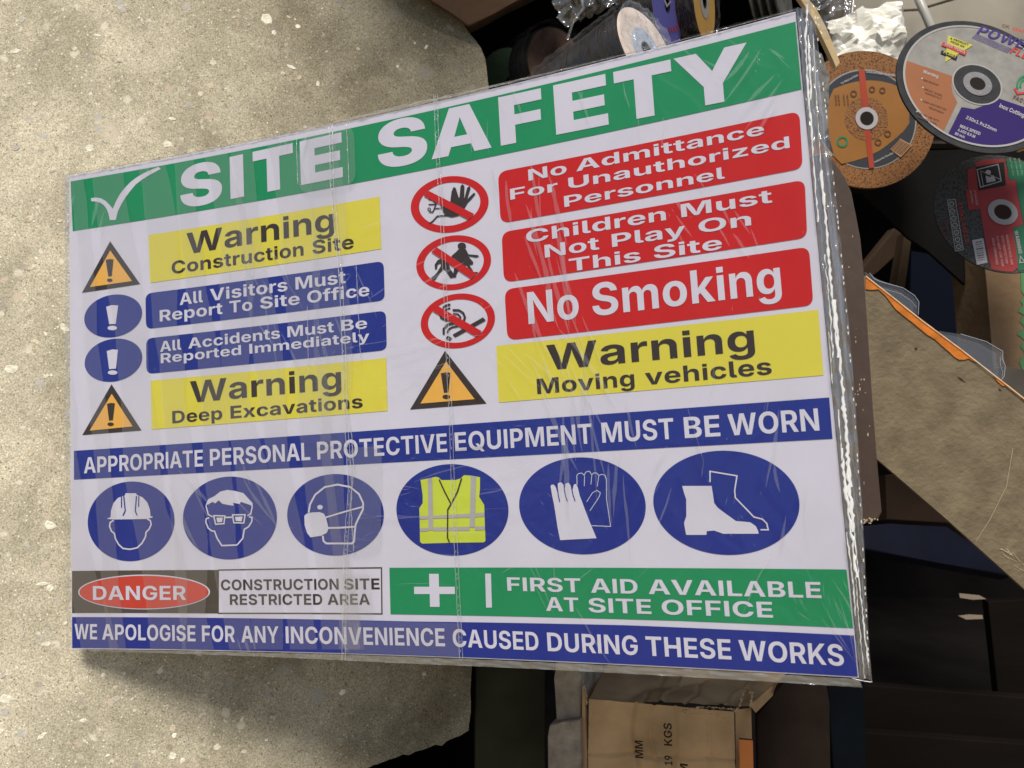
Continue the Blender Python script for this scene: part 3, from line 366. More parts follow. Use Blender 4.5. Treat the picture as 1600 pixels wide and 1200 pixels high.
def concrete_mat():
    m = bpy.data.materials.new('concrete'); m.use_nodes = True
    n = m.node_tree.nodes; l = m.node_tree.links; p = n['Principled BSDF']; p.inputs['Roughness'].default_value = 0.9; p.inputs['Specular IOR Level'].default_value = 0.2
    tc = n.new('ShaderNodeTexCoord')
    def ns(sc, det=6, dist=0.0):
        t = n.new('ShaderNodeTexNoise'); t.inputs['Scale'].default_value = sc; t.inputs['Detail'].default_value = det; t.inputs['Distortion'].default_value = dist
        l.new(tc.outputs['Object'], t.inputs[0]); return t
    def ramp(src, a, b, ca, cb):
        r = n.new('ShaderNodeValToRGB'); r.color_ramp.elements[0].position = a; r.color_ramp.elements[1].position = b
        r.color_ramp.elements[0].color = (*ca, 1); r.color_ramp.elements[1].color = (*cb, 1); l.new(src, r.inputs[0]); return r
    def mix(f, a, b, mode='MIX'):
        x = n.new('ShaderNodeMixRGB'); x.blend_type = mode
        if isinstance(f, float): x.inputs[0].default_value = f
        else: l.new(f, x.inputs[0])
        for k, v in ((1, a), (2, b)):
            if isinstance(v, tuple): x.inputs[k].default_value = (*v, 1)
            else: l.new(v, x.inputs[k])
        return x.outputs[0]
    big = ramp(ns(11, 12, 0.4).outputs[0], 0.36, 0.64, (0.47, 0.43, 0.33), (0.71, 0.655, 0.52))
    mid = ramp(ns(70, 6, 0.6).outputs[0], 0.30, 0.70, (0.90, 0.89, 0.87), (1.05, 1.045, 1.03))
    c = mix(1.0, big.outputs[0], mid.outputs[0], 'MULTIPLY')
    fine = ramp(ns(520, 7).outputs[0], 0.38, 0.62, (0.66, 0.65, 0.61), (1.16, 1.15, 1.12))
    c = mix(1.0, c, fine.outputs[0], 'MULTIPLY')
    # small pale and dark grains
    v = n.new('ShaderNodeTexVoronoi'); v.inputs['Scale'].default_value = 260; l.new(tc.outputs['Object'], v.inputs[0])
    vr = n.new('ShaderNodeSeparateColor'); l.new(v.outputs['Color'], vr.inputs[0])
    near = ramp(v.outputs['Distance'], 0.22, 0.34, (1, 1, 1), (0, 0, 0))
    pk = ramp(vr.outputs[0], 0.86, 0.87, (0, 0, 0), (1, 1, 1)); dk = ramp(vr.outputs[1], 0.84, 0.85, (0, 0, 0), (1, 1, 1))
    mp = mix(1.0, near.outputs[0], pk.outputs[0], 'MULTIPLY'); md = mix(1.0, near.outputs[0], dk.outputs[0], 'MULTIPLY')
    c = mix(mp, c, (0.88, 0.82, 0.66)); c = mix(md, c, (0.26, 0.22, 0.15))
    # flush aggregate stones of different kinds, cut irregular by a warped lattice
    wn = n.new('ShaderNodeMixRGB'); wn.blend_type = 'ADD'; wn.inputs[0].default_value = 0.012; l.new(tc.outputs['Object'], wn.inputs[1]); 
    nw = ns(90, 3); l.new(nw.outputs['Color'], wn.inputs[2])
    for sc_, lo, cols in ((58, 0.80, ((0.52, 0.50, 0.47), (0.66, 0.54, 0.42), (0.78, 0.72, 0.58), (0.40, 0.36, 0.30))), (120, 0.78, ((0.84, 0.79, 0.66), (0.46, 0.42, 0.35), (0.72, 0.60, 0.46), (0.34, 0.29, 0.22))), (24, 0.88, ((0.56, 0.54, 0.50), (0.64, 0.56, 0.44), (0.60, 0.57, 0.52), (0.50, 0.44, 0.35)))):
        v = n.new('ShaderNodeTexVoronoi'); v.inputs['Scale'].default_value = sc_; l.new(wn.outputs[0], v.inputs[0])
        s3_ = n.new('ShaderNodeSeparateColor'); l.new(v.outputs['Color'], s3_.inputs[0])
        body = ramp(v.outputs['Distance'], 0.20, 0.38, (1, 1, 1), (0, 0, 0)); pick = ramp(s3_.outputs[0], lo, lo + 0.02, (0, 0, 0), (0.75, 0.75, 0.75))
        cr = n.new('ShaderNodeValToRGB'); cr.color_ramp.interpolation = 'CONSTANT'; cr.color_ramp.elements[0].color = (*cols[0], 1); cr.color_ramp.elements[0].position = 0
        cr.color_ramp.elements[1].color = (*cols[1], 1); cr.color_ramp.elements[1].position = 0.25
        for k_, p_ in ((2, 0.5), (3, 0.75)): e_ = cr.color_ramp.elements.new(p_); e_.color = (*cols[k_], 1)
        l.new(s3_.outputs[1], cr.inputs[0])
        c = mix(mix(1.0, body.outputs[0], pick.outputs[0], 'MULTIPLY'), c, cr.outputs[0])
    # dirty blotches plus shade painted into the colour, thicker towards the right-hand edge
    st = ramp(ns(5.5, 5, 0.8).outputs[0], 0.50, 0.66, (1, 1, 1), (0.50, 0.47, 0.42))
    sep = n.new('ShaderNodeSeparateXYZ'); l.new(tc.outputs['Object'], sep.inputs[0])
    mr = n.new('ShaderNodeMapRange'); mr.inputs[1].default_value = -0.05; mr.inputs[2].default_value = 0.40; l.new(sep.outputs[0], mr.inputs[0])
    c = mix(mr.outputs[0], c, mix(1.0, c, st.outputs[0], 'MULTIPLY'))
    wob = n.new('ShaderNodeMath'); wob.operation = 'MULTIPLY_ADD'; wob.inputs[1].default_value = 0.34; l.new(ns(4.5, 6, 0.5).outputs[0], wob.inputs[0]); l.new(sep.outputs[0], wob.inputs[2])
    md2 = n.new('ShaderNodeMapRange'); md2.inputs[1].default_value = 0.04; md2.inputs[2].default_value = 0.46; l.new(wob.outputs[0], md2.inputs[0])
    c = mix(md2.outputs[0], c, mix(1.0, c, (0.50, 0.485, 0.45), 'MULTIPLY'))  # gradual darkening to the right: shade and dirt put into the wall colour
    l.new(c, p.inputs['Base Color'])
    b = n.new('ShaderNodeBump'); b.inputs['Strength'].default_value = 0.4; b.inputs['Distance'].default_value = 0.002
    ad = n.new('ShaderNodeMath'); l.new(ns(160, 6).outputs[0], ad.inputs[0]); l.new(ns(30, 4).outputs[0], ad.inputs[1]); l.new(ad.outputs[0], b.inputs['Height'])
    l.new(b.outputs[0], p.inputs['Normal'])
    return m
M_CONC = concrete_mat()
WX = Vector((0.984, -0.052, 0.17)).normalized(); WN = WX.cross(Vector(SY)).normalized()
if WN.z > 0: WN = -WN
WALL = Surf(SO - Vector(SN) * 0.022 * 1.0 , WX, SY, WN)
rng = random.Random(5)
def ragged(pts, amp, step):
    o = []
    for i in range(len(pts) - 1):
        a, b = Vector(pts[i]), Vector(pts[i + 1]); n = max(1, int((b - a).length / step))
        for k in range(n):
            p = a.lerp(b, k / n)
            if k or i: p = p + Vector((noise.noise(Vector((p.x * .03, p.y * .03, 1))), noise.noise(Vector((p.x * .03, p.y * .03, 7))))) * amp + Vector((rng.uniform(-amp, amp), rng.uniform(-amp, amp))) * 0.3
            o.append((p.x, p.y))
    o.append(pts[-1]); return o
wall = thing('concrete_wall', at(300, 1150, 1.0), 'rough tan concrete wall with pale stone chips behind the left half of the safety sign', 'wall')
out = [(-500, -250), (560, -250)] + ragged([(600, -120), (664, -6), (700, 22), (742, 68), (758, 96), (764, 170), (762, 400), (758, 800), (746, 1040), (743, 1148)], 1.6, 14)[1:] \
    + ragged([(742, 1151), (716, 1158), (690, 1170), (640, 1183), (600, 1199), (540, 1222), (470, 1260)], 3.0, 9)[1:] + [(-500, 1500)]
def smoothwall():
    lp = [WALL.uv(*p) for p in out]
    bm = bmesh.new(); a = [bm.verts.new((u, v, 0)) for u, v in lp]; b = [bm.verts.new((u, v, -0.16)) for u, v in lp]
    f1 = bm.faces.new(a); n = len(lp)
    for i in range(n): bm.faces.new((a[i], b[i], b[(i + 1) % n], a[(i + 1) % n]))
    bmesh.ops.bevel(bm, geom=list(f1.edges), offset=0.004, segments=2, affect='EDGES', profile=0.5)
    bmesh.ops.triangulate(bm, faces=[f for f in bm.faces if len(f.verts) > 4])
    bm.verts.index_update(); V = [WALL.pt(v.co.x, v.co.y, v.co.z) for v in bm.verts]; Fc = [[v.index for v in f.verts] for f in bm.faces]; bm.free()
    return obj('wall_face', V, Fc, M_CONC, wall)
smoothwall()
def chips(name, count, cols, smin, smax, seed, mname):
    r = random.Random(seed); V = []; Fc = []
    for _ in range(count):
        px = r.uniform(-20, 740); py = r.uniform(-20, 1190)
        if px > 560 and r.random() < 0.6: continue
        if py > 1140 and px > 600: continue
        u, v = WALL.uv(px, py)
        if WALL.uv(px, py)[0] > WALL.uv(735, py)[0]: continue
        if px > 640 and py < 70: continue
        s = smin + (smax - smin) * r.random() ** 2.7; k = r.randint(5, 8); ang = r.uniform(0, 6.28); el = r.uniform(0.3, 1.0); an = r.uniform(-1.2, 1.2)
        b = len(V); ring = []
        for i in range(k):
            t = ang + 6.283 * i / k; q = s * r.uniform(0.65, 1.15); x = math.cos(t) * q; y = math.sin(t) * q * el
            x, y = x * math.cos(an) - y * math.sin(an), x * math.sin(an) + y * math.cos(an); ring.append((x, y))
        for x, y in ring: V.append(WALL.pt(u + x, v + y, -0.0005))
        for x, y in ring: V.append(WALL.pt(u + x * 0.72, v + y * 0.72, 0.0003 + r.uniform(0, 0.0003)))
        for i in range(k): Fc.append((b + i, b + (i + 1) % k, b + k + (i + 1) % k, b + k + i))
        Fc.append(tuple(b + k + i for i in range(k)))
    o = obj(name, V, Fc, mat(mname, cols[0], 0.85, 0.15, 90, 0.4, 300, col2=cols[1]), wall); tag(o, kind='stuff')
chips('pale_stone_chips', 300, ((0.74, 0.69, 0.55), (0.88, 0.84, 0.69)), 0.0012, 0.0105, 1, 'pale_chip')
chips('grey_stone_chips', 150, ((0.46, 0.43, 0.39), (0.58, 0.54, 0.46)), 0.0012, 0.009, 2, 'grey_chip')
chips('sand_stone_chips', 260, ((0.50, 0.42, 0.29), (0.74, 0.65, 0.48)), 0.001, 0.008, 3, 'sand_chip')

# ------------------------------------------------------------------ the safety sign
def ink(name, c): return mat(name, c, 0.5, 0.04, 14, spec=0.08)
M_WHITE = ink('print_white', (0.53, 0.52, 0.61)); M_GREEN = ink('print_green', (0.010, 0.215, 0.085)); M_BLUE = ink('print_blue', (0.013, 0.025, 0.205))
M_YEL = ink('print_yellow', (0.58, 0.52, 0.055)); M_RED = ink('print_red', (0.46, 0.010, 0.008)); M_BLK = ink('print_black', (0.035, 0.025, 0.022)); M_AMB = ink('print_amber', (0.68, 0.36, 0.065))
M_DBLK = ink('print_charcoal', (0.065, 0.055, 0.042)); M_DRED = ink('print_danger_red', (0.47, 0.045, 0.028)); M_VEST = ink('print_vest_yellow', (0.46, 0.54, 0.05)); M_GRY = ink('print_grey', (0.34, 0.33, 0.33))
M_BOARD = mat('board_edge', (0.50, 0.43, 0.32), 0.8, 0.1)
sign = thing('safety_sign', SIGN.pt(0.45, 0.6066), 'large white site safety sign in a clear plastic sleeve, leaning on the concrete wall', 'sign')
HW, HH = 0.9, 0.6066
def boardmesh():
    N = 40; V = []; Fc = []
    for i in range(N + 1):
        u = HW * i / N
        for (v, h) in ((0, 0), (HH, 0), (HH, -0.004), (0, -0.004)): V.append(SIGN.pt(u, v, h))
    for i in range(N):
        a = 4 * i; b = a + 4
        for k in range(4): Fc.append((a + k, b + k, b + (k + 1) % 4, a + (k + 1) % 4))
    Fc += [(0, 1, 2, 3), (4 * N + 3, 4 * N + 2, 4 * N + 1, 4 * N)]
    return V, Fc
bv, bf = boardmesh()
fm = []
for i in range(40): fm += [0, 1, 1, 1]
fm += [1, 1]
board = obj('board', bv, bf, M_WHITE, sign, mats=[M_WHITE, M_BOARD], fm=fm)
H1, H2, H3, H4 = 0.0004, 0.0008, 0.0012, 0.0016
def part(name, m, art, h=H1, parent=board, cut=0.03): return art.build(name, m, parent, h, cut)
def A(): return Art(SIGN)
CR = {'a': (100, 240, 5), 'b': (100, 440, 5), 'c': (640, 240, 5), 'd': (640, 420, 5), 'e': (100, 660, 5), 'f': (400, 640, 5), 'g': (600, 680, 5), 'h': (700, 600, 5), 'i': (1000, 600, 5)}
def Z(k, pts): return zz(pts, *CR[k])

# header
hb = part('green_banner', M_GREEN, A().poly([(110.6, 283.6), (1242.8, 34), (1252.4, 139.6), (114, 361)]))
t = A()
for ch, a, b in (('S', 283, 348), ('I', 361, 382), ('T', 397, 460), ('E', 471, 536.5), ('S', 592, 669), ('A', 675, 768.5), ('F', 783, 850), ('E', 869.5, 951.5), ('T', 964, 1054), ('Y', 1059, 1174)):
    t.text([(ch, a, b)], (282, 327.0), (1172, 151.5), 64, 84, font=FH)
part('lettering', M_WHITE, t, H2)
part('check_mark', M_WHITE, A().poly(Z('a', [(215, 350), (250, 345), (290, 350), (325, 368), (357, 398), (385, 432), (410, 375), (440, 320), (480, 268), (525, 222), (570, 188), (620, 158), (680, 130), (742, 106), (760, 122), (715, 145), (660, 176), (610, 208), (565, 243), (520, 296), (480, 350), (450, 400), (425, 452), (408, 520), (362, 521), (352, 472), (338, 435), (315, 404), (290, 386), (255, 376), (217, 374)])), H2)

def panel(kind, m, pts, r, mt, lines):
    p = part(kind, m, A().poly(rrect(*pts, r) if r else pts))
    t = A()
    for ln in lines: t.text(*ln)
    part('lettering', mt, t, H2, p, 0)
    return p
panel('yellow_panel', M_YEL, [(232.4, 367.4), (593, 307.4), (596, 389), (235, 442)], 0, M_BLK,
      [([('Warning', 292.5, 523)], (292, 397.4), (523, 360.2), 32.5, 35), ([('Construction', 269, 475), ('Site', 489, 553.4)], (269, 428.3), (553, 388), 19.5, 21)])
panel('blue_panel', M_BLUE, [(227.6, 458.8), (599.6, 408), (601.4, 469.3), (228.4, 514.4)], 11, M_WHITE,
      [([('All', 281.6, 318), ('Visitors', 329, 450), ('Must', 462.6, 541)], (281.6, 477), (541, 442.2), 18.4, 19.4), ([('Report', 250.4, 348.6), ('To', 359.4, 395), ('Site', 407.4, 469), ('Office', 481, 578)], (250.4, 502.6), (578, 462), 17.6, 19)])
panel('blue_panel', M_BLUE, [(228.6, 529), (603, 485.4), (604.6, 547), (229, 584.4)], 11, M_WHITE,
      [([('All', 251, 284), ('Accidents', 295, 438.4), ('Must', 450, 522.4), ('Be', 534, 574.4)], (251, 550), (574, 513), 16.2, 17), ([('Reported', 252, 377.4), ('Immediately', 390.4, 578)], (252, 567.7), (578, 532.8), 15, 15.6)])
panel('yellow_panel', M_YEL, [(236, 595), (603.6, 559.4), (606, 642), (237, 671)], 0, M_BLK,
      [([('Warning', 298, 534)], (298, 629.3), (534, 607.3), 33.2, 35), ([('Deep', 270, 348), ('Excavations', 361, 567.4)], (270, 661.4), (567.4, 636.9), 19, 20)])
panel('red_panel', M_RED, [(778, 269), (1249, 174), (1254.4, 263.5), (782.4, 349.4)], 15, M_WHITE,
      [([('No', 826.4, 886), ('Admittance', 901, 1194.4)], (826.4, 283), (1194.4, 210.4), 17.4, 18.4), ([('For', 798, 872), ('Unauthorized', 889, 1234)], (798, 312.6), (1234, 231.2), 16.8, 18), ([('Personnel', 882.4, 1133)], (882.4, 324), (1133, 279.0), 17, 18)])
panel('red_panel', M_RED, [(783.8, 363), (1257.4, 281), (1261.3, 371.5), (787.6, 441.6)], 15, M_WHITE,
      [([('Children', 823, 1041), ('Must', 1065, 1207)], (823, 380.2), (1207, 316.4), 19.4, 20.6), ([('Not', 852, 937), ('Play', 957, 1071.6), ('On', 1092.4, 1174)], (852, 403), (1174, 352), 19.6, 20.6), ([('This', 890, 1001.4), ('Site', 1022.4, 1128.6)], (890, 424.8), (1128.6, 389.2), 19.8, 20.6)])
panel('red_panel', M_RED, [(788.4, 452.2), (1264, 385.6), (1271, 477), (793, 532)], 15, M_WHITE,
      [([('No', 826.4, 905.6), ('Smoking', 927, 1221.6)], (826.4, 506.8), (1221.6, 457.6), 49.5, 52.5)])
panel('yellow_panel', M_YEL, [(775.6, 540.6), (1278.4, 484), (1286.6, 586.3), (779.4, 629)], 0, M_BLK,
      [([('Warning', 856, 1180)], (856, 578.6), (1180, 547.6), 39, 42), ([('Moving', 840, 992), ('vehicles', 1009, 1206.4)], (840, 615.8), (1206.4, 584.6), 23.6, 25.4)])
panel('blue_banner', M_BLUE, [(115.8, 704.4), (1295.6, 621), (1300.8, 685.6), (116, 749.4)], 0, M_WHITE,
      [([('APPROPRIATE', 132, 318), ('PERSONAL', 329, 485.6), ('PROTECTIVE', 496.6, 699.4)], (132, 739.6), (699.4, 706), 24.6, 29), ([('EQUIPMENT', 712, 926), ('MUST', 941.6, 1054), ('BE', 1070.4, 1126), ('WORN', 1139, 1280.6)], (712, 705), (1280.6, 672.6), 29, 34.6)])
panel('blue_banner', M_BLUE, [(111.8, 964), (640, 970.8), (980, 976.8), (1334.6, 992.8), (1341.8, 1058), (1040, 1041.5), (700, 1026), (420, 1018.6), (111.8, 1012.2)], 0, M_WHITE,
      [([('WE', 117.4, 152.6), ('APOLOGISE', 160.6, 306.4), ('FOR', 316.6, 368), ('ANY', 378, 436.4), ('INCONVENIENCE', 447.4, 696)], (117.4, 998.2), (696, 1009.6), 23.6, 28), ([('CAUSED', 708.5, 842.4), ('DURING', 856.4, 997.5), ('THESE', 1010.5, 1143.3)], (708.5, 1010), (1143.3, 1030.2), 27.6, 31.4), ([('WORKS', 1156, 1319.3)], (1156, 1031), (1319.3, 1040.2), 31.4, 33.4)])
gb = panel('green_panel', M_GREEN, [(608.6, 887), (1322.6, 889.7), (1333.2, 981.4), (1060, 969.8), (820, 963.4), (610.4, 959.6)], 0, M_WHITE,
      [([('FIRST', 793.4, 908), ('AID', 924, 997), ('AVAILABLE', 1014, 1283.7)], (793.4, 922.8), (1283.7, 934.3), 21, 25), ([('AT', 854, 904.8), ('SITE', 920.5, 1018.4), ('OFFICE', 1035, 1208)], (854, 954.2), (1208, 964.9), 21.6, 24.6)])
part('white_cross', M_WHITE, A().poly([(671, 896.4), (686, 896.4), (686.4, 916.6), (711, 916.6), (711.3, 928), (686.9, 928), (687.4, 948), (672.4, 948), (672, 928), (647.8, 928), (647.4, 916.6), (671.4, 916.6)]), H2, gb)
part('white_bar', M_WHITE, A().poly([(758.5, 896), (767.5, 896), (769, 949), (760, 949.3)]), H2, gb)
dg = part('danger_panel', M_DBLK, A().poly([(113, 892), (341.6, 890.4), (341, 958.2), (111.8, 957.6)]))
part('white_oval', M_WHITE, A().poly(ellpx((123, 925), (329, 924.6), 27.2)), H2, dg)
part('red_oval', M_DRED, A().poly(ellpx((125.2, 925), (326.8, 924.6), 25.4)), H3, dg)
part('lettering', M_WHITE, A().text([('DANGER', 147, 292.4)], (147, 937), (292.4, 937), 21.6, 22), H4, dg, 0)
rb = part('restricted_panel_border', M_DBLK, A().loops([[(341.2, 889.6), (597.2, 886), (598, 960), (340.8, 959)], [(342.4, 891.4), (595.2, 888.0), (596, 958), (342, 957.2)]]))
part('lettering', M_BLK, A().text([('CONSTRUCTION', 345.6, 529.6), ('SITE', 538, 593.6)], (345.6, 922), (593.6, 920.6), 16.4, 17).text([('RESTRICTED', 359.6, 504), ('AREA', 512.4, 578.4)], (359.6, 944.8), (578.4, 944.6), 16.4, 16.8), H1, rb, 0)

# pictograms
def bang(art, k, t1, t2, b2, b1, dot, rx, ry):
    art.poly(Z(k, [t1, ((t1[0] + t2[0]) / 2, min(t1[1], t2[1]) - 3), t2, b2, b1]))
    c = Z(k, [dot])[0]; art.poly([(c[0] + rx / 5 * math.cos(i * .3142), c[1] + ry / 5 * math.sin(i * .3142)) for i in range(20)])
    return art
for pts, inner, bg_ in (([(172.4, 377), (128.4, 457.6), (219.4, 444)], [(173.0, 391.6), (141.4, 448.6), (207, 439.2)], ('a', (332, 832), (392, 828), (378, 958), (352, 961), (363, 990), 22, 13)),
                        ([(174.6, 600.4), (129, 679.8), (221.6, 672.6)], [(175.4, 615.4), (141, 672.8), (208, 666.2)], ('b', (342, 955), (403, 951), (387, 1083), (358, 1085), (370, 1114), 25, 14)),
                        ([(695.6, 548), (641, 640), (760.4, 630.6)], [(697.4, 565), (657.4, 630.6), (742, 623.6)], ('d', (247, 817), (322, 813), (306, 966), (271, 968), (290, 1000), 30, 17))):
    tr = part('warning_triangle', M_BLK, A().poly(pts)); part('amber_field', M_AMB, A().poly(inner), H2, tr); part('exclamation_mark', M_BLK, bang(A(), *bg_), H3, tr)
for l_, r_, h_, bg_ in (((132, 499), (222.4, 488.4), 33.2, ('b', (333, 197), (427, 187), (408, 330), (358, 334), (381, 363), 37, 18)), ((132.6, 568), (222.6, 557.6), 33.4, ('b', (338, 543), (425, 533), (410, 680), (357, 684), (384, 711), 38, 17))):
    e = part('blue_disc', M_BLUE, A().poly(ellpx(l_, r_, h_))); part('exclamation_mark', M_WHITE, bang(A(), *bg_), H2, e)

def ring(o, i, bar):
    e = part('prohibition_ring', M_RED, A().loops([ellpx(*o), ellpx(*i)[::-1]]), H1)
    part('prohibition_bar', M_RED, A().poly(bar), H3, e); return e
e = ring(((642, 326), (763.6, 313), 43.8), ((655, 324.4), (750.6, 313.6), 33.6), Z('c', [(150, 292), (508, 473), (463, 518), (112, 332)]))
part('hand_symbol', M_BLK, A().poly(Z('c', [(245, 395), (258, 450), (285, 487), (330, 498), (380, 488), (412, 462), (432, 425), (455, 385), (485, 355), (516, 316), (505, 306), (470, 340), (452, 362), (462, 320), (478, 268), (468, 256), (452, 268), (432, 345), (428, 350), (430, 255), (415, 240), (400, 255), (392, 345), (386, 345), (362, 270), (345, 263), (330, 300), (322, 360), (318, 395), (290, 400), (262, 400)])), H2, e)
part('face_symbol', M_BLK, A().stroke(Z('c', [(150, 358), (180, 364), (198, 380), (208, 397), (150, 399)]), 1.8).stroke(Z('c', [(206, 400), (192, 440), (182, 458), (152, 456)]), 1.8).stroke(Z('c', [(190, 431), (262, 426)]), 1.6).stroke(Z('c', [(155, 548), (182, 530), (218, 490), (292, 484)]), 2.0)
     .stroke(Z('c', [(155 + 11 * math.cos(i * .5236), 436 + 11 * math.sin(i * .5236)) for i in range(12)]), 1.2, True), H2, e)
e = ring(((650.6, 417), (767.4, 404), 42.4), ((662.4, 416), (756, 405.6), 33.2), Z('c', [(215, 733), (524, 938), (484, 980), (172, 770)]))
hd = [(410 + 33 * math.cos(i * .3927), 723 + 27 * math.sin(i * .3927)) for i in range(16)]
part('children_symbol', M_BLK, A().poly(Z('c', hd)).poly(Z('c', [(385, 748), (440, 745), (462, 788), (535, 794), (545, 803), (522, 812), (458, 800), (500, 850), (494, 866), (468, 870), (502, 925), (540, 927), (528, 938), (490, 934), (448, 874), (402, 872), (388, 905), (366, 945), (366, 965), (320, 972), (300, 940), (268, 900), (240, 930), (202, 985), (186, 991), (168, 972), (198, 950), (216, 930), (246, 880), (244, 855), (220, 868), (216, 900), (200, 904), (198, 868), (222, 832), (250, 822), (292, 824), (322, 905), (344, 936), (352, 884), (372, 832), (350, 815), (326, 812), (335, 795), (365, 770)])), H2, e)
e = ring(((657.6, 508), (773.6, 495), 42.4), ((669, 506.4), (762, 497), 33.6), Z('d', [(222, 290), (567, 488), (524, 532), (180, 330)]))
sm = A().poly(Z('d', [(575, 380), (597, 403), (357, 536), (337, 515)])).poly(Z('d', [(300, 522), (335, 543), (315, 562), (284, 544)]))
for p_, w_ in (([(338, 324), (385, 324), (420, 345), (434, 378), (424, 414)], 3.4), ([(342, 352), (378, 354), (400, 378), (392, 402)], 2.6), ([(268, 514), (268, 470), (300, 436), (368, 422)], 3.4), ([(298, 500), (306, 474), (335, 456), (378, 450)], 2.6), ([(320, 278), (285, 288), (262, 304)], 3.2), ([(320, 306), (290, 316), (276, 330)], 2.4), ([(236, 352), (248, 386), (285, 404), (330, 405)], 2.6)):
    sm.stroke(Z('d', p_), w_)
part('cigarette_symbol', M_BLK, sm, H2, e)

def disc(l_, r_, h_): return part('blue_disc', M_BLUE, A().poly(ellpx(l_, r_, h_, 96)), H1)
e = disc((137.4, 817), (273, 812), 62.2)
part('helmet_symbol', M_WHITE, A().poly(Z('e', [(342, 748), (368, 742), (371, 690), (390, 630), (425, 590), (482, 568), (484, 553), (568, 553), (572, 566), (618, 585), (655, 625), (675, 680), (680, 732), (698, 736), (694, 743), (640, 754), (395, 758), (345, 753)])), H2, e)
part('helmet_ribs', M_BLUE, A().stroke(Z('e', [(455, 570), (455, 665)]), 1.6).stroke(Z('e', [(472, 572), (484, 690), (466, 728)]), 1.8).stroke(Z('e', [(590, 575), (588, 660)]), 1.6).stroke(Z('e', [(572, 575), (562, 690), (577, 725)]), 1.8), H3, e)
part('face_symbol', M_WHITE, A().stroke(Z('e', [(392, 764), (364, 782), (360, 812), (375, 850), (398, 868), (405, 905), (430, 952), (465, 984), (520, 991), (575, 979), (612, 945), (640, 895), (645, 857), (670, 832), (685, 797), (678, 766), (652, 752)]), 2.2), H2, e)
e = disc((286, 812), (433, 806.6), 64.7)
part('hair_symbol', M_WHITE, A().poly(Z('e', [(1108, 650), (1130, 600), (1180, 575), (1225, 540), (1280, 527), (1340, 535), (1405, 552), (1440, 590), (1478, 632), (1476, 662), (1460, 645), (1385, 620), (1375, 637), (1322, 627), (1330, 650), (1290, 645), (1240, 635), (1212, 608), (1185, 632), (1165, 620), (1130, 640)])), H2, e)
part('face_symbol', M_WHITE, A().stroke(Z('e', [(1113, 650), (1130, 718), (1165, 738)]), 2.0).stroke(Z('e', [(1475, 655), (1462, 715), (1436, 728)]), 2.0)
     .stroke(Z('e', [(1138, 744), (1115, 752), (1112, 778), (1130, 825), (1155, 845), (1180, 850), (1200, 905), (1237, 962), (1355, 957), (1400, 905), (1412, 835), (1445, 815), (1470, 775), (1472, 742), (1448, 736)]), 2.2), H2, e)
part('goggles_symbol', M_WHITE, A().stroke(Z('e', [(1175, 728), (1262, 730), (1255, 790), (1190, 795)]), 2.0, True).stroke(Z('e', [(1322, 722), (1420, 720), (1410, 785), (1332, 783)]), 2.0, True).stroke(Z('e', [(1266, 742), (1318, 740)]), 2.2)
     .poly(Z('e', [(1196, 744), (1246, 742), (1240, 778), (1203, 780)])).poly(Z('e', [(1340, 737), (1400, 734), (1393, 772), (1348, 770)])), H3, e)
e = disc((449, 806.6), (600, 802), 63.7)
part('head_symbol', M_WHITE, A().stroke(Z('f', [(414, 805), (425, 740), (465, 665), (540, 605), (640, 585), (740, 605), (808, 660), (840, 730), (838, 780), (808, 840), (782, 895), (773, 960), (770, 1030), (752, 1045), (552, 1045), (530, 1025), (525, 985)]), 2.8)
     .poly(Z('f', [(503 + 22 * math.cos(i * .4488), 762 + 18 * math.sin(i * .4488)) for i in range(14)])), H2, e)
part('dust_mask_symbol', M_WHITE, A().poly(Z('f', [(382, 830), (400, 812), (440, 803), (500, 800), (535, 812), (550, 840), (560, 880), (572, 928), (557, 962), (515, 984), (430, 997), (405, 965), (385, 905)])).stroke(Z('f', [(548, 842), (700, 796), (834, 760)]), 2.4).stroke(Z('f', [(566, 924), (660, 922), (776, 914)]), 2.8), H3, e)
e = disc((619.6, 798.5), (794.6, 794.8), 71.5)
v = part('vest_symbol', M_VEST, A().poly(Z('g', [(288, 350), (345, 338), (405, 325), (430, 330), (450, 350), (560, 350), (600, 338), (628, 312), (690, 316), (752, 328), (752, 420), (745, 480), (785, 545), (790, 700), (795, 825), (782, 836), (510, 840), (300, 846), (284, 832), (282, 700), (278, 570), (305, 530), (305, 470)])), H2, e)
part('reflective_stripes', M_GRY, A().poly(Z('g', [(345, 338), (380, 331), (386, 610), (386, 741), (352, 741), (350, 610)])).poly(Z('g', [(682, 316), (722, 322), (716, 560), (712, 720), (672, 720), (676, 560)])).poly(Z('g', [(282, 630), (351, 629), (351, 652), (282, 658)])).poly(Z('g', [(386.5, 628), (675, 612), (674, 642), (386.5, 650)]))
     .poly(Z('g', [(715, 610), (788, 606), (788, 634), (714, 640)])).poly(Z('g', [(283, 726), (351, 722), (351, 748), (284, 752)])).poly(Z('g', [(387, 720), (671, 714), (671, 745), (387, 748)])).poly(Z('g', [(713, 712), (792, 710), (792, 738), (713, 743)])), H3, v)
part('vest_piping', M_BLK, A().stroke(Z('g', [(435, 345), (478, 440), (528, 535), (502, 580), (500, 800), (516, 836)]), 2.0).stroke(Z('g', [(610, 335), (578, 440), (535, 525)]), 2.0), H4, v)
e = disc((811.4, 792), (1009, 788.6), 75.7)
part('glove_symbol', M_WHITE, A().poly(Z('h', [(803, 797), (812, 786), (828, 786), (843, 805), (861, 860), (860, 775), (885, 767), (903, 785), (910, 845), (920, 778), (942, 770), (958, 790), (970, 845), (985, 785), (1000, 780), (1015, 805), (1030, 870), (1075, 990), (1110, 1080), (1162, 1204), (878, 1219), (858, 1120), (832, 950), (815, 870)])), H2, e)
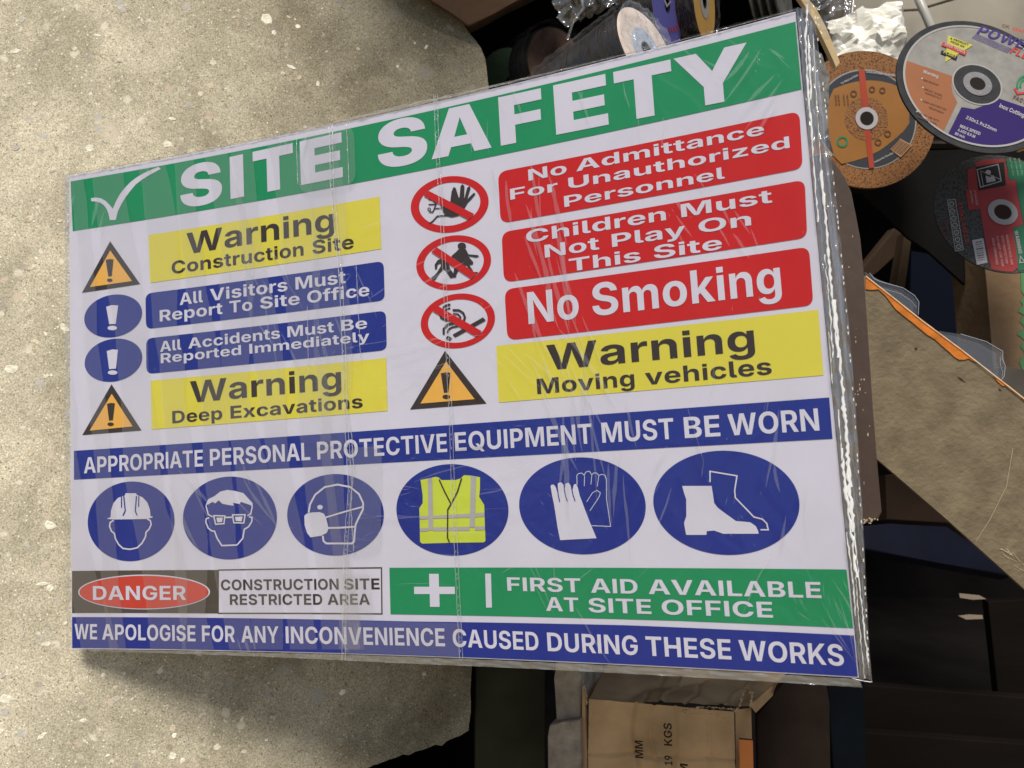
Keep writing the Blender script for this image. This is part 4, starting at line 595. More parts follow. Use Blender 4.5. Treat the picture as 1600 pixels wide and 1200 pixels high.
part('glove_slits', M_BLUE, A().stroke(Z('h', [(858, 820), (864, 870), (875, 920)]), 1.6).stroke(Z('h', [(910, 820), (922, 880), (935, 916)]), 1.6).stroke(Z('h', [(968, 815), (980, 870), (995, 914)]), 1.6), H3, e)
part('glove_outline', M_WHITE, A().stroke(Z('h', [(1010, 790), (1008, 715), (1020, 700), (1045, 695), (1065, 712), (1078, 688), (1105, 680), (1125, 710), (1140, 694), (1165, 696), (1180, 715), (1200, 705), (1228, 712), (1238, 740), (1240, 900), (1272, 1112), (1122, 1106)]), 1.0).stroke(Z('h', [(1085, 920), (1130, 850), (1165, 830), (1192, 850), (1180, 885), (1110, 990)]), 1.0)
     .stroke(Z('h', [(1068, 716), (1066, 798)]), 0.9).stroke(Z('h', [(1125, 714), (1118, 785)]), 0.9).stroke(Z('h', [(1179, 718), (1168, 800)]), 0.9), H2, e)
e = disc((1021, 787), (1249, 784), 81.4)
part('boot_symbol', M_WHITE, A().poly(Z('i', [(330, 796), (560, 796), (570, 860), (580, 930), (610, 968), (680, 1020), (750, 1070), (810, 1075), (862, 1080), (905, 1110), (922, 1145), (927, 1169), (650, 1169), (580, 1144), (522, 1149), (520, 1178), (362, 1178), (352, 1130), (345, 1085), (363, 1030), (362, 900), (345, 850)])), H2, e)
part('boot_outline', M_WHITE, A().stroke(Z('i', [(548, 766), (547, 682), (758, 717), (740, 830), (745, 888), (820, 965), (890, 1038), (955, 1055), (990, 1088), (1002, 1138), (942, 1138)]), 2.1), H2, e)

# ------------------------------------------------------------------ clear plastic sleeve round the sign
M_FILM = film_mat('sleeve_film', gloss=1.1, haze=0.004, rough=0.09, bump=0.12, bscale=60, ior=1.45, stretch=(1, 1, 0.35), hvar=True)
M_EDGE = film_mat('sleeve_edge_film', haze=0.07, rough=0.14, bump=0.9, bscale=150, fac=0.27, stretch=(1, 1, 0.12))
M_PATCH = film_mat('double_film', haze=0.075, rough=0.2, bump=0.3, bscale=80, gloss=1.2, hazecol=(0.62, 0.62, 0.58))
M_SEAM = film_mat('seam_film', haze=0.30, rough=0.2, bump=0.5, bscale=300, fac=0.22)
M_GLINT = mat('crease_white', (0.80, 0.80, 0.80), 0.25, spec=1.0)  # white of the seam dashes, and the folds' highlights painted as colour
def ridge(x, y, k=1.0): return (1 - abs(nz(x, y, k))) ** 6
def wr(u, v):
    """height of the loose film over the board"""
    e_ = u - 0.40 * v + 0.05 * nz(u * 4, v * 4, 9.0); a = 0.0018 + 0.0010 * nz(e_ * 15, v * 2.2, 1.1) + 0.00045 * nz(e_ * 46, v * 4.0, 4.0)
    d = u * 0.75 + v * 0.45                                   # slanting pulls
    a += 0.0007 * (1 - abs(nz(d * 40 + 1.3 * nz(u * 6, v * 6), (v - u * 0.5) * 4, 2.0))) ** 7
    m = math.exp(-((u - 0.47) / 0.16) ** 2 - ((v - 0.34) / 0.22) ** 2)   # crumpled middle
    a += m * (0.0012 * ridge(u * 34 + 2 * nz(u * 9, v * 9, 7), v * 26, 3.3) + 0.0008 * ridge((u + v) * 50, (v - u) * 40, 1.7))
    m2 = math.exp(-((u - 0.86) / 0.10) ** 2 - ((v - 0.52) / 0.10) ** 2) + 0.7 * math.exp(-((u - 0.80) / 0.10) ** 2 - ((v - 0.06) / 0.07) ** 2)
    a += m2 * 0.0016 * ridge((u - v * 0.6) * 40, (v + u) * 10, 5.5)
    a += 0.0009 * math.exp(-((v - (0.60 - 0.28 * u)) / 0.02) ** 2) * ridge(u * 5, v * 40, 8.8)
    return max(a, 0.0022 * 0.9) if False else a + 0.0016
grid('sleeve_front', lambda s, t: SIGN.pt(-0.004 + s * 0.906, -0.002 + t * 0.612, wr(s * 0.9, t * 0.6)), 600, 400, M_FILM, sign)
def px_s(u, v, h=0.0): return SIGN.pt(u, v, h)
# right margin: folded and heavily crinkled
def ext(px, py): return SIGN.uv(px, py)
def redge(s, t):                       # s across 0..1, t down 0..1
    a = ext(1243.5 + (1342 - 1243.5) * t, 17 + (1060 - 17) * t); 
    b = ext(1266 + (1363 - 1266) * t + 12 * math.sin(math.pi * t) ** 1.2 + 1.2 * nz(t * 14, 0, 2), 4 + (1064 - 4) * t)
    u = a[0] + (b[0] - a[0]) * s; v = a[1] + (b[1] - a[1]) * s
    h = 0.0035 - 0.006 * s + 0.0042 * math.sin(s * 9 + 2.4 * nz(t * 5, s, 3)) * (0.3 + s) + 0.0030 * nz(s * 9, t * 22, 1) + 0.0010 * nz(s * 20, t * 60, 9)
    return SIGN.pt(u + 0.0006 * nz(t * 70, s * 3, 6), v, h)
grid('sleeve_edge', redge, 22, 520, M_EDGE, sign)
def redge2(s, t):
    a = ext(1246 + (1345 - 1246) * t, 14 + (1062 - 14) * t); b = ext(1274 + (1362 - 1274) * t + 13 * math.sin(math.pi * t), 22 + (1060 - 22) * t)
    return SIGN.pt(a[0] + (b[0] - a[0]) * s, a[1] + (b[1] - a[1]) * s, -0.012 + 0.003 * nz(s * 6, t * 50, 12) + 0.002 * math.sin(s * 14))
grid('sleeve_back_edge', redge2, 14, 300, M_EDGE, sign)
# highlights of the margin folds, painted as narrow raised strips of opaque white
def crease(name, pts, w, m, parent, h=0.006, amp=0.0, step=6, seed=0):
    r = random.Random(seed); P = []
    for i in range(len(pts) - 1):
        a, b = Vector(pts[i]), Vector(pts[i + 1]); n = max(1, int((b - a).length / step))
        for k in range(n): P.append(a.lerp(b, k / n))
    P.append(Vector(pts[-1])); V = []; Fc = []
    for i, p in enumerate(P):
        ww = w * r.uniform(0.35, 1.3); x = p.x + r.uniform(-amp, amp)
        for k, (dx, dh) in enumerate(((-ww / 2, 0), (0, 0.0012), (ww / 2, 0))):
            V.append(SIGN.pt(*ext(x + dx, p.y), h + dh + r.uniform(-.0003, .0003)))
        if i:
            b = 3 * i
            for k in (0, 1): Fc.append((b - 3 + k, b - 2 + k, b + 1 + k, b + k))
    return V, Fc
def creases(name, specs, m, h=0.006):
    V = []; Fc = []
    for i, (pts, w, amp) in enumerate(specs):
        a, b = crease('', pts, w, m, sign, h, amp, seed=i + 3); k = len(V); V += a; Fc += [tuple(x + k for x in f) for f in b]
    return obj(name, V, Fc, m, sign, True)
creases('sleeve_fold_glints', [([(1262, 12), (1258, 60), (1261, 130), (1268, 210)], 3.0, 0.8), ([(1270, 60), (1276, 170), (1282, 260), (1290, 330)], 1.6, 0.5),
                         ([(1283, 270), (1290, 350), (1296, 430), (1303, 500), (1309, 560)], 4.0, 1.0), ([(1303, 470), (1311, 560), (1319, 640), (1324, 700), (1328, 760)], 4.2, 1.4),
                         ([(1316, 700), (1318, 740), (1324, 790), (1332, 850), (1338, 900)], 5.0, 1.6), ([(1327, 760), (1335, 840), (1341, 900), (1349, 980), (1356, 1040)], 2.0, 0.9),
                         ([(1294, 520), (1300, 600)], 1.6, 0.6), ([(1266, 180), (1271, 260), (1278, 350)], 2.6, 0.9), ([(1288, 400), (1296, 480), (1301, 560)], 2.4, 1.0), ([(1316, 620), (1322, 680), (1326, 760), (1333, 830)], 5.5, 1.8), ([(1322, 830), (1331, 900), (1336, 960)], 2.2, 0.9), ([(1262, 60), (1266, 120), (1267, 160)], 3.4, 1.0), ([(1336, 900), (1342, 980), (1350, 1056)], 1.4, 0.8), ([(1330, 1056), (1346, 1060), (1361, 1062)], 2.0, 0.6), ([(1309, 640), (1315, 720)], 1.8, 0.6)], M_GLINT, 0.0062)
# perforated dashes near the outer seam
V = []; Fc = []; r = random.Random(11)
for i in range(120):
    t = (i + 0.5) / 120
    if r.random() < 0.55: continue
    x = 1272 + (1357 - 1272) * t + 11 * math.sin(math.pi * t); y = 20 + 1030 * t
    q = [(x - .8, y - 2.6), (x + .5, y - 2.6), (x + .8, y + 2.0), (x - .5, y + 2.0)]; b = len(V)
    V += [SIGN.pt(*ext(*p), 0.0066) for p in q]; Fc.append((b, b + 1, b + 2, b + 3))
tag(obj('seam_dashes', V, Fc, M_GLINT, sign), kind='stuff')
# bottom, top and left margins
def strip(name, f0, f1, n, m, amp=0.0012, h=0.002):
    return grid(name, lambda s, t: (lambda a, b: SIGN.pt(a[0] + (b[0] - a[0]) * t, a[1] + (b[1] - a[1]) * t, h + amp * nz(s * 60, t * 3, 5) + amp * nz(s * 200, t * 5, 1)))(f0(s), f1(s)), n, 5, m, sign)
strip('sleeve_bottom_edge', lambda s: (0.9 * s, HH + 0.0006), lambda s: (0.9 * s + 0.002, HH + 0.002 + 0.0055 * min(1, max(0, s - 0.05) * 2.2)), 260, film_mat('bottom_film', haze=0.20, rough=0.2, bump=0.6, fac=0.25, hazecol=(0.6, 0.57, 0.5)))
strip('sleeve_top_edge', lambda s: (0.9 * s, -0.0004), lambda s: (0.9 * s, -0.0012 - 0.003 * math.exp(-((s - 0.55) / 0.16) ** 2) - 0.0008 * nz(s * 9, 3)), 260, film_mat('top_film', haze=0.35, rough=0.2, bump=0.6, fac=0.18, hazecol=(0.55, 0.5, 0.42)))
strip('sleeve_left_edge', lambda s: (-0.0006, HH * s), lambda s: (-0.0055, HH * s), 200, M_EDGE, 0.0016)
# long creases down the middle with perforations
S1 = [(518, 196), (520, 290), (526, 360), (534, 440), (538, 540), (541, 640), (548, 760), (541, 860), (538, 1030)]
S2 = [(681, 150), (684, 240), (691, 350), (696, 450), (700, 560), (705, 660), (708, 760), (714, 880), (721, 1028)]
S3 = [(545, 640), (553, 680), (556, 730), (552, 790), (556, 860)]
def lerp_path(P, y):
    for a, b in zip(P, P[1:]):
        if a[1] <= y <= b[1]: return a[0] + (b[0] - a[0]) * (y - a[1]) / (b[1] - a[1])
    return P[-1][0]
creases('long_creases', [(S1, 1.3, 0.25), ([(x + 5, y) for x, y in S1], 0.9, 0.3), (S2, 0.9, 0.2), ([(x + 5, y) for x, y in S2], 0.8, 0.2), (S3, 1.5, 0.5), ([(467, 219), (469, 290)], 0.7, 0.2), ([(545, 195), (549, 290)], 0.6, 0.2), ([(560, 415), (567, 560)], 0.6, 0.2), ([(1076, 640), (1100, 720), (1097, 745)], 0.6, 0.2), ([(484, 480), (486, 580)], 0.5, 0.2),
                         ([(565, 810), (600, 808)], 0.8, 0.3), ([(480, 695), (530, 690), (590, 696)], 0.5, 0.2), ([(700, 698), (760, 690)], 0.6, 0.2)], M_SEAM, 0.0046)
V = []; Fc = []; r = random.Random(4)
for P in (S1, S2):
    y = P[0][1] + 2
    while y < P[-1][1]:
        if r.random() < 0.5:
            x = lerp_path(P, y) + 2.5; q = [(x - .5, y), (x + .5, y), (x + .5, y + 3.6), (x - .5, y + 3.6)]; b = len(V)
            V += [SIGN.pt(*ext(*p), 0.0055) for p in q]; Fc.append((b, b + 1, b + 2, b + 3))
        y += 7
tag(obj('perforation_dashes', V, Fc, M_SEAM, sign), kind='stuff')
# scratches, and small glints painted on the film as milky slivers
V = []; Fc = []; r = random.Random(21)
def scr(x, y, ang, L, wd):
    dx, dy = math.cos(ang), math.sin(ang); b = len(V)
    for p in ((x, y), (x + dx * L / 2 - dy * wd, y + dy * L / 2 + dx * wd), (x + dx * L, y + dy * L), (x + dx * L / 2, y + dy * L / 2)): V.append(SIGN.pt(*ext(*p), 0.0058))
    Fc.append((b, b + 1, b + 2, b + 3))
for cx, cy, n, sp, ang, L in ((1130, 800, 14, 60, 1.1, 14), (1265, 925, 12, 22, 1.15, 44), (1190, 90, 9, 34, 1.1, 16), (590, 470, 12, 26, -0.9, 18), (560, 560, 12, 34, -0.7, 20), (640, 600, 8, 30, -0.15, 30), (880, 800, 14, 40, 0.6, 12), (640, 830, 12, 60, 0.05, 26), (1075, 330, 8, 26, 0.9, 8), (700, 690, 10, 60, -0.1, 22), (520, 450, 10, 24, -0.4, 14), (1180, 470, 6, 22, 1.9, 10), (520, 840, 8, 40, 0.1, 20)):
    for _ in range(n): scr(cx + r.gauss(0, sp), cy + r.gauss(0, sp * 0.6), ang + r.gauss(0, 0.35), L * r.uniform(0.3, 1.2), r.uniform(0.25, 0.6))
for _ in range(90): scr(r.uniform(130, 1300), r.uniform(300, 1000), r.uniform(0, 6.28), r.uniform(1, 4), r.uniform(0.3, 0.8))
tag(obj('film_scratches_glints', V, Fc, M_SEAM, sign), kind='stuff')
# doubled film patches
def patch(name, pts, h): return Art(SIGN).poly(pts).build(name, M_PATCH, sign, h, 0.03)
patch('film_patch', [(541, 968), (722, 972), (722, 1024), (541, 1018)], 0.0050)
patch('film_patch', [(536, 888), (580, 888), (586, 960), (541, 967)], 0.0050)
patch('film_patch', rrect((470, 214), (556, 196), (560, 290), (470, 306), 22), 0.0050)
patch('film_patch', rrect((548, 700), (600, 696), (598, 860), (546, 868), 16), 0.0050)

# slanting glare bands and reflections along narrow pulls, painted as milky haze
M_BAND = film_mat('glare_bands', haze=0.045, rough=0.25, bump=0.3, bscale=60, gloss=1.3, hazecol=(0.82, 0.78, 0.74))
M_PULL = film_mat('pull_glare_haze', haze=0.065, rough=0.2, bump=0.5, bscale=90, gloss=1.5, hazecol=(0.85, 0.84, 0.86))
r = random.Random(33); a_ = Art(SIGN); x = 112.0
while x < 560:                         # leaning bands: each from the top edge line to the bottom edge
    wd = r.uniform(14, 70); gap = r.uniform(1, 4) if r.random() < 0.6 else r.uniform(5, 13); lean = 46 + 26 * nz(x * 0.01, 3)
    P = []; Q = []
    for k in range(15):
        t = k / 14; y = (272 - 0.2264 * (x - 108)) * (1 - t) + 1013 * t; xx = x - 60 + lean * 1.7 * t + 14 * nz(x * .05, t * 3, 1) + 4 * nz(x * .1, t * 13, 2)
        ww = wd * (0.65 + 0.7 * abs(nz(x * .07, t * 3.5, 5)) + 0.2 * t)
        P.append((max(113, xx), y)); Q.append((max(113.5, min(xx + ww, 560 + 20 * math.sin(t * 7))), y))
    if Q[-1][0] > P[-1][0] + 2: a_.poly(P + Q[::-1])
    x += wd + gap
a_.build('glare_bands', M_BAND, sign, 0.0050, 0.03)['kind'] = 'stuff'
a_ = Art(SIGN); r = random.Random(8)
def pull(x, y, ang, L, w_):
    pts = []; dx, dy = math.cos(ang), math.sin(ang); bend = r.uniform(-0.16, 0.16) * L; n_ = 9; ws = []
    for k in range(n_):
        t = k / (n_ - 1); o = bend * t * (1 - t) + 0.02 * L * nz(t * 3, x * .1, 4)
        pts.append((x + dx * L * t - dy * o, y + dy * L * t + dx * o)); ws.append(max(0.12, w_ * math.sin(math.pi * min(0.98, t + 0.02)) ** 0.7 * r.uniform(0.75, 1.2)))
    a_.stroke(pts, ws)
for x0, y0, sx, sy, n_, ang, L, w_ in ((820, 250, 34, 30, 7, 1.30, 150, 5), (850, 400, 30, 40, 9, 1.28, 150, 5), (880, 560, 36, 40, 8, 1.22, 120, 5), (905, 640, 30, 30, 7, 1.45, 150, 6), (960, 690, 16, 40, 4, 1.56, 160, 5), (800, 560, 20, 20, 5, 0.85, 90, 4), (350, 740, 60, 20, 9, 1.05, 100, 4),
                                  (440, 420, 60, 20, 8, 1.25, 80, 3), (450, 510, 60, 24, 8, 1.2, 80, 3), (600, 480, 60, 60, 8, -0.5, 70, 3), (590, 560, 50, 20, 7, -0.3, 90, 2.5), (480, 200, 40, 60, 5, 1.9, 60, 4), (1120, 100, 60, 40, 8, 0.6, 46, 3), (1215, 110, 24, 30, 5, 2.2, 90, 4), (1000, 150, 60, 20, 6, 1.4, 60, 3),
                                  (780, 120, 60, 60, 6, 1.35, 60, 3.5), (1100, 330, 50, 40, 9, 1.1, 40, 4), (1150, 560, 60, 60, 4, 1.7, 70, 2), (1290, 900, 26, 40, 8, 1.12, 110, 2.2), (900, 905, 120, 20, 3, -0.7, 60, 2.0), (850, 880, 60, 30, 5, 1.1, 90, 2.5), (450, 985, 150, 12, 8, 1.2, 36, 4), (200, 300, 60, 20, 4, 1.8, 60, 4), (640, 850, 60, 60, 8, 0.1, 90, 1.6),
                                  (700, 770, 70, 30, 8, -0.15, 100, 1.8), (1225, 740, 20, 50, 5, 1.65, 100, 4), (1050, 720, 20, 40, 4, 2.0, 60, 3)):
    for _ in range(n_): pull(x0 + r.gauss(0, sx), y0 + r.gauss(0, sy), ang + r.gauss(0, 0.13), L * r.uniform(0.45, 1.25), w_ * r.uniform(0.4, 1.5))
a_.build('pull_glare', M_PULL, sign, 0.0054, 0.03)['kind'] = 'stuff'

# ------------------------------------------------------------------ the shop behind: floor, back, roof
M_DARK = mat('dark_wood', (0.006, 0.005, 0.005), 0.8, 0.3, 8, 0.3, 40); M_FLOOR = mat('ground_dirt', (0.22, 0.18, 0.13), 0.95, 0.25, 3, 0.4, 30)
tag(obj('ground', [(-80, -80, 0), (80, -80, 0), (80, 80, 0), (-80, 80, 0)], [(0, 1, 2, 3)], M_FLOOR), kind='structure')
def boxc(name, x0, x1, y0, y1, z0, z1, m, parent=None):   # camera-frame box
    V = [c2w(x, y, z) for x in (x0, x1) for y in (y0, y1) for z in (z0, z1)]
    return obj(name, V, [(0, 1, 3, 2), (4, 6, 7, 5), (0, 4, 5, 1), (2, 3, 7, 6), (0, 2, 6, 4), (1, 5, 7, 3)], m, parent)
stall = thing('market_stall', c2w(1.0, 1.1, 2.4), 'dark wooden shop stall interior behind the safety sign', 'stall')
boxc('back_wall', -0.4, 2.9, -1.3, 1.2, 2.60, 2.66, M_DARK, stall); boxc('roof', -0.36, 0.60, -1.06, -1.00, 1.32, 2.60, M_DARK, stall); boxc('roof', 0.603, 2.9, -1.06, -1.00, 1.95, 2.60, M_DARK, stall); boxc('unseen_awning', -0.30, -0.05, -1.04, -1.01, 0.76, 1.316, M_DARK, stall)  # awning is out of view, shaped to shade the wall's top right
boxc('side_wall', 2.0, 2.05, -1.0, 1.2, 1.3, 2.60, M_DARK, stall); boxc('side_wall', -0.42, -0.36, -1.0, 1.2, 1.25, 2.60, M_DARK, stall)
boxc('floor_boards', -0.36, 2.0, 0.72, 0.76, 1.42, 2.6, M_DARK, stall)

# ---- things at the right
def plate(name, surf, pts, thick, m, label, cat, bevel=0.0, group=None, base=None, **k):
    t = thing(name, surf.pt(*surf.uv(*(base or pts[len(pts) // 2]))), label, cat, group)
    slab(k.get('pn', 'board'), surf, pts, thick, m, t, bevel=bevel)
    return t
M_BROWN = mat('brown_paint', (0.070, 0.047, 0.037), 0.45, 0.25, 9, 0.25, 90, spec=0.3, stretch=(1, 1, 0.4))
s1 = Surf(Vector(((1300 - 800) / F * 0.80, (540 - 600) / F * 0.80, 0.80)), SX, SY, SN)
pk = plate('wooden_board', s1, [(1150, 262), (1288, 238), (1302, 250), (1320, 276), (1330, 300), (1338, 340), (1344, 372), (1349, 420), (1356, 520), (1364, 640), (1372, 740), (1378, 800), (1372, 812), (1340, 822), (1300, 828), (1150, 840)], 0.018, M_BROWN,
           'dark brown painted board with rounded corners behind the right edge of the sign', 'board', 0.002, base=(1340, 820))
M_CHIPW = mat('bare_wood', (0.50, 0.40, 0.27), 0.9, 0.2, 40)
V = []; Fc = []; r = random.Random(2)
for _ in range(48):
    if r.random() < 0.3: x = r.uniform(1345, 1372); y = r.uniform(812, 821) - (x - 1345) * 0.22
    else:
        y = 300 + 480 * r.random(); x = 1300 + (y - 250) * 0.09 + r.uniform(2, 46)
    if x > 1338 + (y - 330) * 0.085 - 3 and y < 800: continue
    sx, sy = (r.uniform(0.4, 1.2), r.uniform(0.6, 3.4)) if y < 805 else (r.uniform(1, 3), r.uniform(0.8, 1.8)); b = len(V)
    for k in range(6): V.append(s1.pt(*s1.uv(x + sx * math.cos(k * 1.047) * r.uniform(.6, 1.2), y + sy * math.sin(k * 1.047) * r.uniform(.6, 1.2)), 0.0004))
    Fc.append(tuple(range(b, b + 6)))
tag(obj('paint_chips', V, Fc, M_CHIPW, pk), kind='stuff')

# fibreboard with orange upper edge
M_FIB = mat('fibreboard', (0.17, 0.135, 0.085), 0.75, 0.10, 38, 0.35, 160, col2=(0.21, 0.168, 0.108), detail=14)
s2 = flat(1480, 680, 0.93, (-0.12, 0.05, -1))
fb = plate('fibreboard_panel', s2, [(1290, 386), (1352, 432), (1440, 502), (1500, 546), (1600, 624), (1800, 776), (1800, 1090), (1600, 920), (1480, 812), (1376, 722), (1290, 650)], 0.012, M_FIB, 'grey tan fibreboard panel with an orange painted upper edge right of the brown board', 'panel', 0.001, base=(1600, 920))
M_ORG = mat('orange_paint', (0.62, 0.19, 0.03), 0.4, 0.25, 60, 0.2, 120)
upper = [(1352, 431), (1396, 466), (1440, 501), (1500, 545), (1560, 592), (1620, 639)]
lower = [(1352, 452), (1362, 453), (1372, 452), (1383, 462), (1392, 474), (1400, 484), (1412, 494), (1424, 503), (1436, 513), (1448, 523), (1460, 530), (1472, 541), (1484, 551), (1490, 557), (1498, 562), (1506, 562), (1513, 560), (1519, 564), (1530, 567), (1540, 576), (1550, 584), (1558, 596), (1566, 603), (1574, 602), (1582, 612), (1592, 618), (1604, 632), (1620, 646)]
Art(s2).poly(upper + lower[::-1]).build('orange_edge_paint', M_ORG, fb, 0.0012)
M_LTIP = mat('worn_edge', (0.75, 0.55, 0.36), 0.6, 0.2, 80)
Art(s2).stroke([(1352, 431.5), (1396, 466), (1440, 501), (1500, 545.4), (1560, 592), (1620, 639)], 1.6).build('worn_edge', M_LTIP, fb, 0.0022)
M_GOUGE = mat('gouge', (0.05, 0.035, 0.02), 0.9)
a_ = Art(s2)
for g in ([(1493, 587), (1500, 590), (1510, 598), (1502, 594)], [(1428, 543), (1434, 543), (1431, 547)], [(1560, 606), (1566, 611), (1560, 609)]): a_.poly(g)
a_.build('gouges', M_GOUGE, fb, 0.0008)['kind'] = 'stuff'
a_ = Art(s2); r = random.Random(9)
for _ in range(16):
    x = r.uniform(1560, 1640); y = r.uniform(860, 900) + (x - 1590) * 0.7; a_.stroke([(x, y), (x + r.uniform(8, 20), y + r.uniform(6, 16))], r.uniform(0.4, 1.2))
a_.stroke([(1582, 700), (1572, 760), (1546, 812), (1524, 846)], 0.7).build('surface_scratches', mat('pale_scratch', (0.50, 0.43, 0.30), 0.8), fb, 0.0009)

# blister packs standing behind its edge
M_BLI = film_mat('blister_plastic', haze=0.045, rough=0.12, fac=0.10, bump=0.3, hazecol=(0.7, 0.72, 0.72))
M_BEDGE = film_mat('blister_rim', haze=0.30, rough=0.2, fac=0.3)
for i, (pts, lab) in enumerate((([(1352, 424), (1358, 427), (1366, 436), (1374, 440), (1410, 450), (1428, 462), (1435, 472), (1434, 492), (1400, 500), (1360, 470)], 'small clear plastic blister pack above the orange edge, nearest the sign'),
                                ([(1466, 516), (1500, 522), (1540, 534), (1566, 549), (1566, 562), (1570, 572), (1568, 588), (1560, 600), (1500, 570)], 'larger clear plastic blister pack above the orange edge at far right'))):
    sb = flat(pts[3][0], pts[3][1], 0.955 + 0.006 * i, (0.1, -0.2, -1))
    t = thing('blister_pack', sb.pt(*sb.uv(*pts[-1])), lab, 'packaging', 'clear blister packs')
    slab('blister_shell', sb, pts, 0.010, M_BLI, t, bevel=0.002)
    Art(sb).stroke(pts[1:8], 1.2).build('blister_rim', M_BEDGE, t, 0.001)
    Art(sb).stroke([(p[0] - 4, p[1] + 9) for p in pts[3:7]], 0.7).build('blister_fold', M_BEDGE, t, 0.001)

# cardboard strip with a green zigzag, far right
M_CARD = mat('cardboard', (0.50, 0.325, 0.16), 0.85, 0.22, 12, 0.4, 60, col2=(0.56, 0.375, 0.20))
s3 = flat(1570, 500, 1.32, (0, 0, -1))
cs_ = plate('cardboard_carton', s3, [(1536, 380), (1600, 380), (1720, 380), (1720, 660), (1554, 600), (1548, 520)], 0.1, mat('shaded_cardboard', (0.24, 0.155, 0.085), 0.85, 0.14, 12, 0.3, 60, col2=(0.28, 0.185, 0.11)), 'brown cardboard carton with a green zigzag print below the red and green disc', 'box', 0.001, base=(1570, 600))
a_ = Art(s3); z_ = [(1594, 420), (1595, 455), (1600, 462), (1594, 470), (1598, 478), (1590, 486), (1600, 493), (1593, 502), (1601, 512), (1588, 522), (1600, 531), (1594, 541), (1601, 552), (1592, 566), (1602, 590)]
a_.poly(z_ + [(1715, 590), (1715, 420)]).build('green_print', mat('green_print', (0.10, 0.27, 0.12), 0.7), cs_, 0.001)
s3b = flat(1582, 590, 1.02, (0, -0.2, -1))
plate('metal_bar', s3b, [(1568, 572), (1600, 578), (1700, 610), (1700, 720), (1600, 625), (1566, 598)], 0.02, mat('grey_slat', (0.075, 0.065, 0.055), 0.6, 0.2), 'short dark grey bar behind the larger blister pack', 'bar')

# dark rubber sheet behind the discs and sticks below it
M_RUB = mat('dark_rubber', (0.012, 0.011, 0.011), 0.75, 0.2, 8, 0.2, 60)
s4 = flat(1430, 350, 1.36, (0.1, 0.1, -1))
plate('dark_sheet', s4, [(1290, 240), (1620, 230), (1620, 420), (1540, 452), (1536, 470), (1450, 392), (1420, 372), (1345, 302), (1290, 300)], 0.008, M_RUB, 'charcoal rubber sheet hanging behind the cutting discs', 'sheet', base=(1440, 390))
s5 = flat(1370, 420, 1.5, (0, 0, -1)); M_STK = mat('dim_brown_wood', (0.050, 0.033, 0.022), 0.8, 0.3, 12, 0.3, 60, stretch=(1, 1, .3))
plate('wooden_batten', s5, [(1398, 356), (1412, 366), (1400, 400), (1372, 424), (1352, 440), (1346, 420)], 0.03, M_STK, 'short dark wooden batten slanting in the gap right of the brown board', 'batten', 0.003)
plate('wooden_batten', flat(1410, 420, 1.47), [(1414, 364), (1425, 372), (1418, 420), (1412, 470), (1398, 460), (1408, 400)], 0.03, M_STK, 'upright thin wooden batten in the gap below the charcoal sheet', 'batten', 0.002)
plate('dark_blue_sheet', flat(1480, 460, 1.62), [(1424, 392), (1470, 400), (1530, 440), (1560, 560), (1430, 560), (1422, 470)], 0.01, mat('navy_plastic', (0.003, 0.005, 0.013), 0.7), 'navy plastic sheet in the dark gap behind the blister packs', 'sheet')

# tiles at the top right with a pale pipe
M_TILE = mat('grey_tile', (0.24, 0.215, 0.165), 0.16, 0.2, 4, 0.05, 12, spec=0.6, col2=(0.32, 0.29, 0.23))
s6 = flat(1440, 15, 1.72, (0.05, -0.25, -1))
boardw = thing('tiled_wall', s6.pt(*s6.uv(1500, 140)), 'shiny grey tiled wall at the top right behind the cutting discs', 'wall')
def tile(pts): slab('tile', s6, pts, 0.010, M_TILE, boardw, bevel=0.0015)
J = (1436, 15); ja = (1330, 20.5); jb = (1700, -66)
tile([(1345, -120), (1405, -120), (1434.6, 13.6), (1331, 19)]); tile([(1407, -120), (1700, -120), (1700, -68), (1437, 13)])
tile([(1331, 22), (1435, 16.8), (1460, 62), (1486, 130), (1512, 210), (1300, 210)]); tile([(1438, 16), (1700, -63), (1700, 210), (1514, 210), (1488, 128), (1462, 60)])
slab('backing', s6, [(1300, -130), (1720, -130), (1720, 220), (1300, 220)], 0.02, mat('grout', (0.06, 0.05, 0.04), 0.9), boardw, h=-0.0105)
def tube(name, pts, rad, m, parent=None, n=12):
    V = []; Fc = []
    for i, p in enumerate(pts):
        d = (pts[min(i + 1, len(pts) - 1)] - pts[max(i - 1, 0)]).normalized(); a = d.orthogonal().normalized(); b = d.cross(a)
        if i and V:
            a = (pa - d * pa.dot(d)).normalized(); b = d.cross(a)
        pa = a; rr = rad[i] if isinstance(rad, list) else rad
        V += [p + a * math.cos(2 * math.pi * k / n) * rr + b * math.sin(2 * math.pi * k / n) * rr for k in range(n)]
        if i:
            q = (i - 1) * n
            Fc += [(q + k, q + (k + 1) % n, q + n + (k + 1) % n, q + n + k) for k in range(n)]
    Fc += [tuple(range(n))[::-1], tuple(range(len(V) - n, len(V)))]
    return obj(name, V, Fc, m, parent, True)
pp = tube('plastic_pipe', [at(1418, -40, 1.62), at(1446, 22, 1.60), at(1500, 150, 1.55)], 0.0085, mat('pale_plastic', (0.42, 0.41, 0.38), 0.3)); tag(pp, 'pale grey plastic pipe leaning across the shiny tiled wall', 'pipe')

